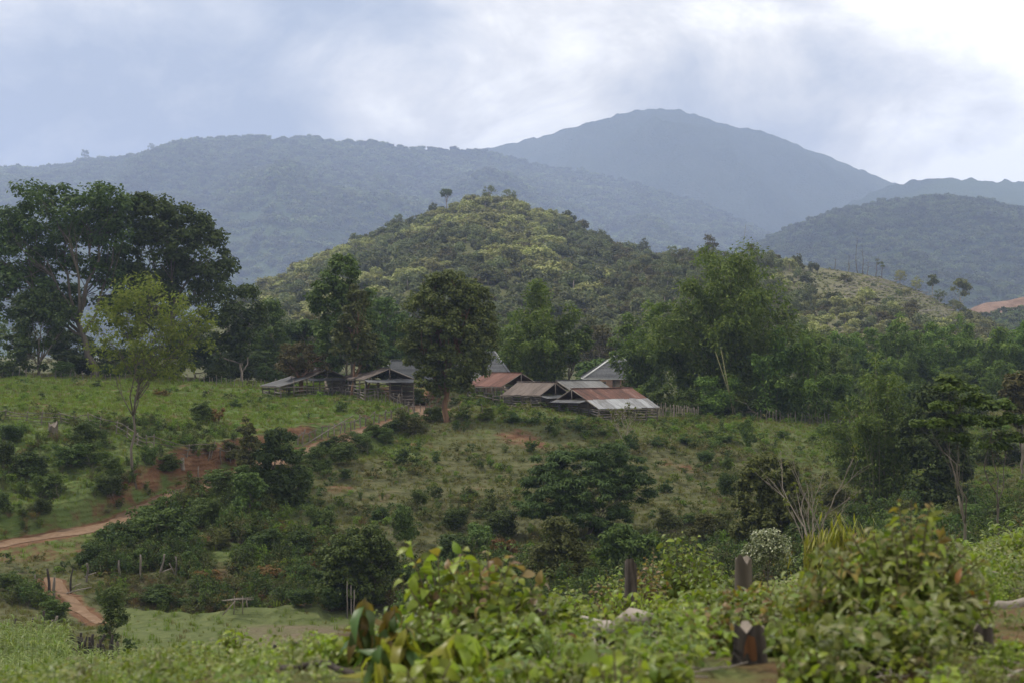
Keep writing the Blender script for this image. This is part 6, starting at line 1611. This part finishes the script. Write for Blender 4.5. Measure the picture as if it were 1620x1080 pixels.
near_stump(846, 11.0, 966, 12, 'burnt stump leaning beside the sapling', 8, 'char', False, (.18, 0))
near_stump(1556, 9.0, 1008, 15, 'dark stump at the right picture edge below the logs', 9, 'char')
near_stump(1117, 10.5, 1000, 5, 'thin red-barked stick stump left of the split stump', 10, 'split')
near_stump(1075, 11.5, 1015, 5, 'thin dark stick stump in the weeds left of the split stump', 11, 'char')
def logp(p0, p1, d0, d1, r_, mat, label, bow=.0):
    a = hit(*p0) + Vector((0, 0, r_ * .8)); b = hit(*p1) + Vector((0, 0, r_ * .8)); rg = np.random.default_rng(int(p0[0]))
    if abs(a.y - b.y) > 3: b = ground(p1[0], a.y + .4) + Vector((0, 0, r_ * .8))
    pts = curve_pts((0, 0, 0), (b - a)[:], 7, rg, .02 + bow)
    mb = MB(); mb.tube(pts, r_ * np.array([1, 1.05, 1.0, .97, .92, .9, .8]), 9)
    o = mb.build('fallen_log', M[mat], None, True, a)
    e_ = MB()
    for q, s in ((pts[0], 1.0), (pts[-1], .8)):
        e_.tube([q, q + (pts[-1] - pts[0]) * (.004 if q is pts[-1] else -.004)], [r_ * s * .9, r_ * s * .88], 9)
    e_.build('cut_end', M['split'], o)
    return tag(o, label, 'log')
logp((885, 1014), (1032, 1003), 20, 21, .085, 'paleLog', 'pale weathered log lying behind the bright round-leaved weed')
logp((905, 1026), (1040, 1020), 19.5, 20, .06, 'char', 'dark thin log just in front of the pale one')
logp((1565, 972), (1650, 958), 12.5, 13, .05, 'paleLog', 'pale log at the right picture edge, lower of two')
logp((1575, 955), (1660, 938), 13.5, 14, .05, 'char', 'darker log at the right picture edge, upper of two')
logp((640, 1020), (700, 1016), 21, 21.5, .06, 'paleLog', 'short pale log half hidden by the hanging-leaf plants')
logp((446, 1072), (560, 1078), 12.5, 11.5, .022, 'char', 'thin black branch lying across the weeds at the bottom edge', .05)
logp((1120, 1040), (1160, 1020), 11, 11.4, .02, 'char', 'thin dark branch behind the split stump', .03)

# uncountable low growth on the near slope, and the maize and weeds at the lower left
near_src = []
for i, (mt_, Ln, Wd) in enumerate((('f_green', .10, .055), ('f_lime', .09, .05), ('f_green', .13, .04), ('f_grey', .09, .05))):
    rg = np.random.default_rng(700 + i); mb = MB()
    n = 40
    pos = rg.normal(size=(n, 3)) * [.14, .14, 0] + np.stack([np.zeros(n), np.zeros(n), rg.uniform(.05, .42, n)], -1)
    a = rg.normal(size=(n, 3)); a[:, 2] = a[:, 2] * .3 - .1
    X, A, Z = leaf_frames(a, np.array([0, 0, 1.0]) + 0 * a, rg)
    for j in range(n):
        me_, V, Q = leafset(Ln, Wd, mt_)[j % 3]
        mb.add((V[:, :1] * X[j] + V[:, 1:2] * A[j] + V[:, 2:] * Z[j]) + pos[j], Q)
    for j in range(6):
        mb.tube([[0, 0, -.05], list(pos[j])], [.006, .003], 4, caps=False)
    near_src.append(src('near_weed_%d' % i, mb.mesh('near_weed', M[mt_])))
near_src.append(tuft('near_tuft', M['lushgrass'], 9, 22, .42, .010, .12))
rng = np.random.default_rng(5)
def near_strew(name, n, d0, d1, u0, u1, sources, s0, s1, p=None):
    d = np.sqrt(rng.uniform(d0 ** 2, d1 ** 2, n)); u = rng.uniform(u0, u1, n); x = (u - 810) / F * d; z = H(x, d)
    k = ~((u > 1480) & (d < 22) & (rng.random(n) < .3)) & ~((np.abs(u - 960) < 70) & (np.abs(d - 19) < 2.5))
    k &= ~((u > 170) & (u < 620) & (d > 64))
    k &= ~((u > 870) & (u < 1060) & (((d > 11.5) & (d < 20) & (rng.random(n) < .8)) | ((d <= 11.5) & (rng.random(n) < .45))))
    k &= ~((u > 530) & (u < 670) & (d < 11))
    k &= ~((u > 1125) & (u < 1245) & (d < 9.6)) & ~((u > 1540) & (u < 1800) & (d > 8.5) & (d < 13.5) & (rng.random(n) < .85))
    k &= rng.random(n) < .55 + .45 * (fbm(x / .9, d / .9, 91, 2) > -.05)
    x, d, z = x[k], d[k], z[k]; m = len(x)
    ix = rng.choice(len(sources), m, p=p)
    return scatter(name, np.stack([x, d, z], -1), s0 + (s1 - s0) * rng.random(m) ** 1.5, rng.random(m) * 6.28, sources, ix)
near_strew('undergrowth', 2200, 7.2, 34, -60, 640, near_src, .22, .6)
near_strew('undergrowth', 3000, 7.6, 36, 560, 1500, near_src, .25, .95)
near_strew('undergrowth', 3200, 14, 36, 1450, 2200, near_src, .35, .95)
near_strew('undergrowth', 2400, 7.6, 14.5, 1490, 2300, near_src, .15, .5)
near_strew('undergrowth', 5200, 34, 80, -60, 1700, near_src, .6, 1.7, p=[.3, .25, .2, .1, .15])
mz = []
for i in range(3):
    rg = np.random.default_rng(800 + i); mb = MB()
    mb.tube([[0, 0, -.1], [.03, 0, 1.0], [.02, .03, 1.9]], [.018, .014, .006], 5, caps=False)
    for j in range(10):
        z = .25 + j * .16; a = j * 2.5 + rg.random(); L_ = rg.uniform(.55, .85)
        me_, V, Q = leafset(.75, .07, 'maize', (.8, 1.2, 1.6), .35)[j % 3]
        A = np.array([[math.cos(a), math.sin(a), .75]]); X, A, Z = leaf_frames(A, np.array([[0, 0, 1.0]]), rg, .1)
        mb.add((V[:, :1] * X[0] + V[:, 1:2] * A[0] + V[:, 2:] * Z[0]) * L_ / .75 + [.02, 0, z], Q)
    mz.append(src('maize_plant_%d' % i, mb.mesh('maize_plant', M['maize'])))
n = 520
d = rng.uniform(71, 84, n); u = rng.uniform(-60, 108, n); x = (u - 810) / F * d
o = scatter('maize', np.stack([x, d, H(x, d)], -1), rng.uniform(.8, 1.15, n), rng.random(n) * 6.28, mz)
n = 900
d = rng.uniform(48, 72, n); u = rng.uniform(-60, 360, n); x = (u - 810) / F * d
scatter('tall_weeds', np.stack([x, d, H(x, d)], -1), rng.uniform(.35, .8, n), rng.random(n) * 6.28, mz)

tw = []
for i in range(3):
    rg = np.random.default_rng(950 + i); mb = MB()
    for j in range(5):
        a_ = rg.random() * 3.14; p0 = np.array([rg.normal() * .12, rg.normal() * .12, .015]); L_ = rg.uniform(.08, .3)
        mb.tube(curve_pts(p0, p0 + [math.cos(a_) * L_, math.sin(a_) * L_, .02], 4, rg, .08), [.006, .005, .004, .003], 4, 0)
    c_ = rg.normal(size=(16, 3)) * [.18, .18, 0] + [0, 0, .012]
    leaf_quads(mb, c_, rg.normal(size=(16, 3)) * .35 + [0, 0, 1], rg.normal(size=(16, 3)), .075, .035, 1)
    tw.append(src('litter_%d' % i, mb.mesh('litter', [M['paleLog'], M['brown']])))
near_strew('leaf_litter', 1500, 7.2, 26, 540, 2200, tw, .7, 1.6)

# ------------------------------------------------------------------ air and clouds
hz = MB(); hz.box((0, 3700, 482), (9400, 8400, 1064))
hm = bpy.data.materials.new('haze'); hm.use_nodes = True
ht = hm.node_tree; ht.nodes.remove(ht.nodes['Principled BSDF'])
pv_ = ht.nodes.new('ShaderNodeVolumePrincipled')
pv_.inputs['Color'].default_value = (0.51, 0.62, 0.92, 1)
pv_.inputs['Density'].default_value = 1.75e-4
pv_.inputs['Anisotropy'].default_value = 0.0
ht.links.new(pv_.outputs[0], ht.nodes['Material Output'].inputs['Volume'])
hz.build('haze', hm)
tag(bpy.data.objects['haze'], kind='stuff')

# unseen clouds added above the frame to shade near valley, peak, foothill, left range
def cloud_mat(name, fac):
    cm, ct, cbs = newmat(name)
    ct.nodes.remove(cbs)
    tr_ = ct.nodes.new('ShaderNodeBsdfTransparent'); tl_ = ct.nodes.new('ShaderNodeBsdfTranslucent'); tl_.inputs['Color'].default_value = (.9, .9, .9, 1)
    df_ = ct.nodes.new('ShaderNodeBsdfDiffuse'); df_.inputs['Color'].default_value = (.9, .9, .9, 1)
    m1 = ct.nodes.new('ShaderNodeMixShader'); m1.inputs[0].default_value = .35
    ct.links.new(tl_.outputs[0], m1.inputs[1]); ct.links.new(df_.outputs[0], m1.inputs[2])
    m2 = ct.nodes.new('ShaderNodeMixShader'); m2.inputs[0].default_value = fac
    ct.links.new(tr_.outputs[0], m2.inputs[1]); ct.links.new(m1.outputs[0], m2.inputs[2])
    ct.links.new(m2.outputs[0], ct.nodes['Material Output'].inputs['Surface'])
    return cm
thin = cloud_mat('thin_shade_cloud', .11)
thick = cloud_mat('thick_shade_cloud', .42)
def shade_cloud(x, y, rx, ry, seed, cm=thick, alt=1750.0):
    """an unseen flat-bottomed cumulus, added so its shadow centres on ground point x, y"""
    cxx = x + TO_SUN.x / TO_SUN.z * alt; cyy = y + TO_SUN.y / TO_SUN.z * alt
    nu, nv = 96, 40
    th = np.linspace(0, 2 * np.pi, nu, endpoint=False); ph = np.linspace(-np.pi / 2, np.pi / 2, nv)
    TH, PH = np.meshgrid(th, ph)
    dx = np.cos(PH) * np.cos(TH); dy = np.cos(PH) * np.sin(TH); dz = np.sin(PH)
    k = 1 + .30 * fbm(dx * 2.2 + seed, dy * 2.2 + dz, seed, 4, .6)
    X = dx * rx * k; Y = dy * ry * k; Z = np.where(dz > 0, dz * 190 * (k + .25 * fbm(dx * 6, dy * 6, seed + 2, 3)), dz * 40)
    V = np.stack([X, Y, Z], -1).reshape(-1, 3)
    i = np.arange(nv - 1)[:, None] * nu; j = np.arange(nu)[None, :]; j2 = (j + 1) % nu
    mb = MB(); mb.add(V, np.stack([i + j, i + j2, i + nu + j2, i + nu + j], -1).reshape(-1, 4))
    tag(mb.build('shade_cloud', cm, None, True, (cxx, cyy, alt)), kind='structure')
shade_cloud(0, -60, 640, 420, 1, thin)
shade_cloud(450, 5100, 1750, 950, 2)
shade_cloud(820, 2100, 520, 800, 3)
shade_cloud(-1500, 3300, 620, 1000, 4)
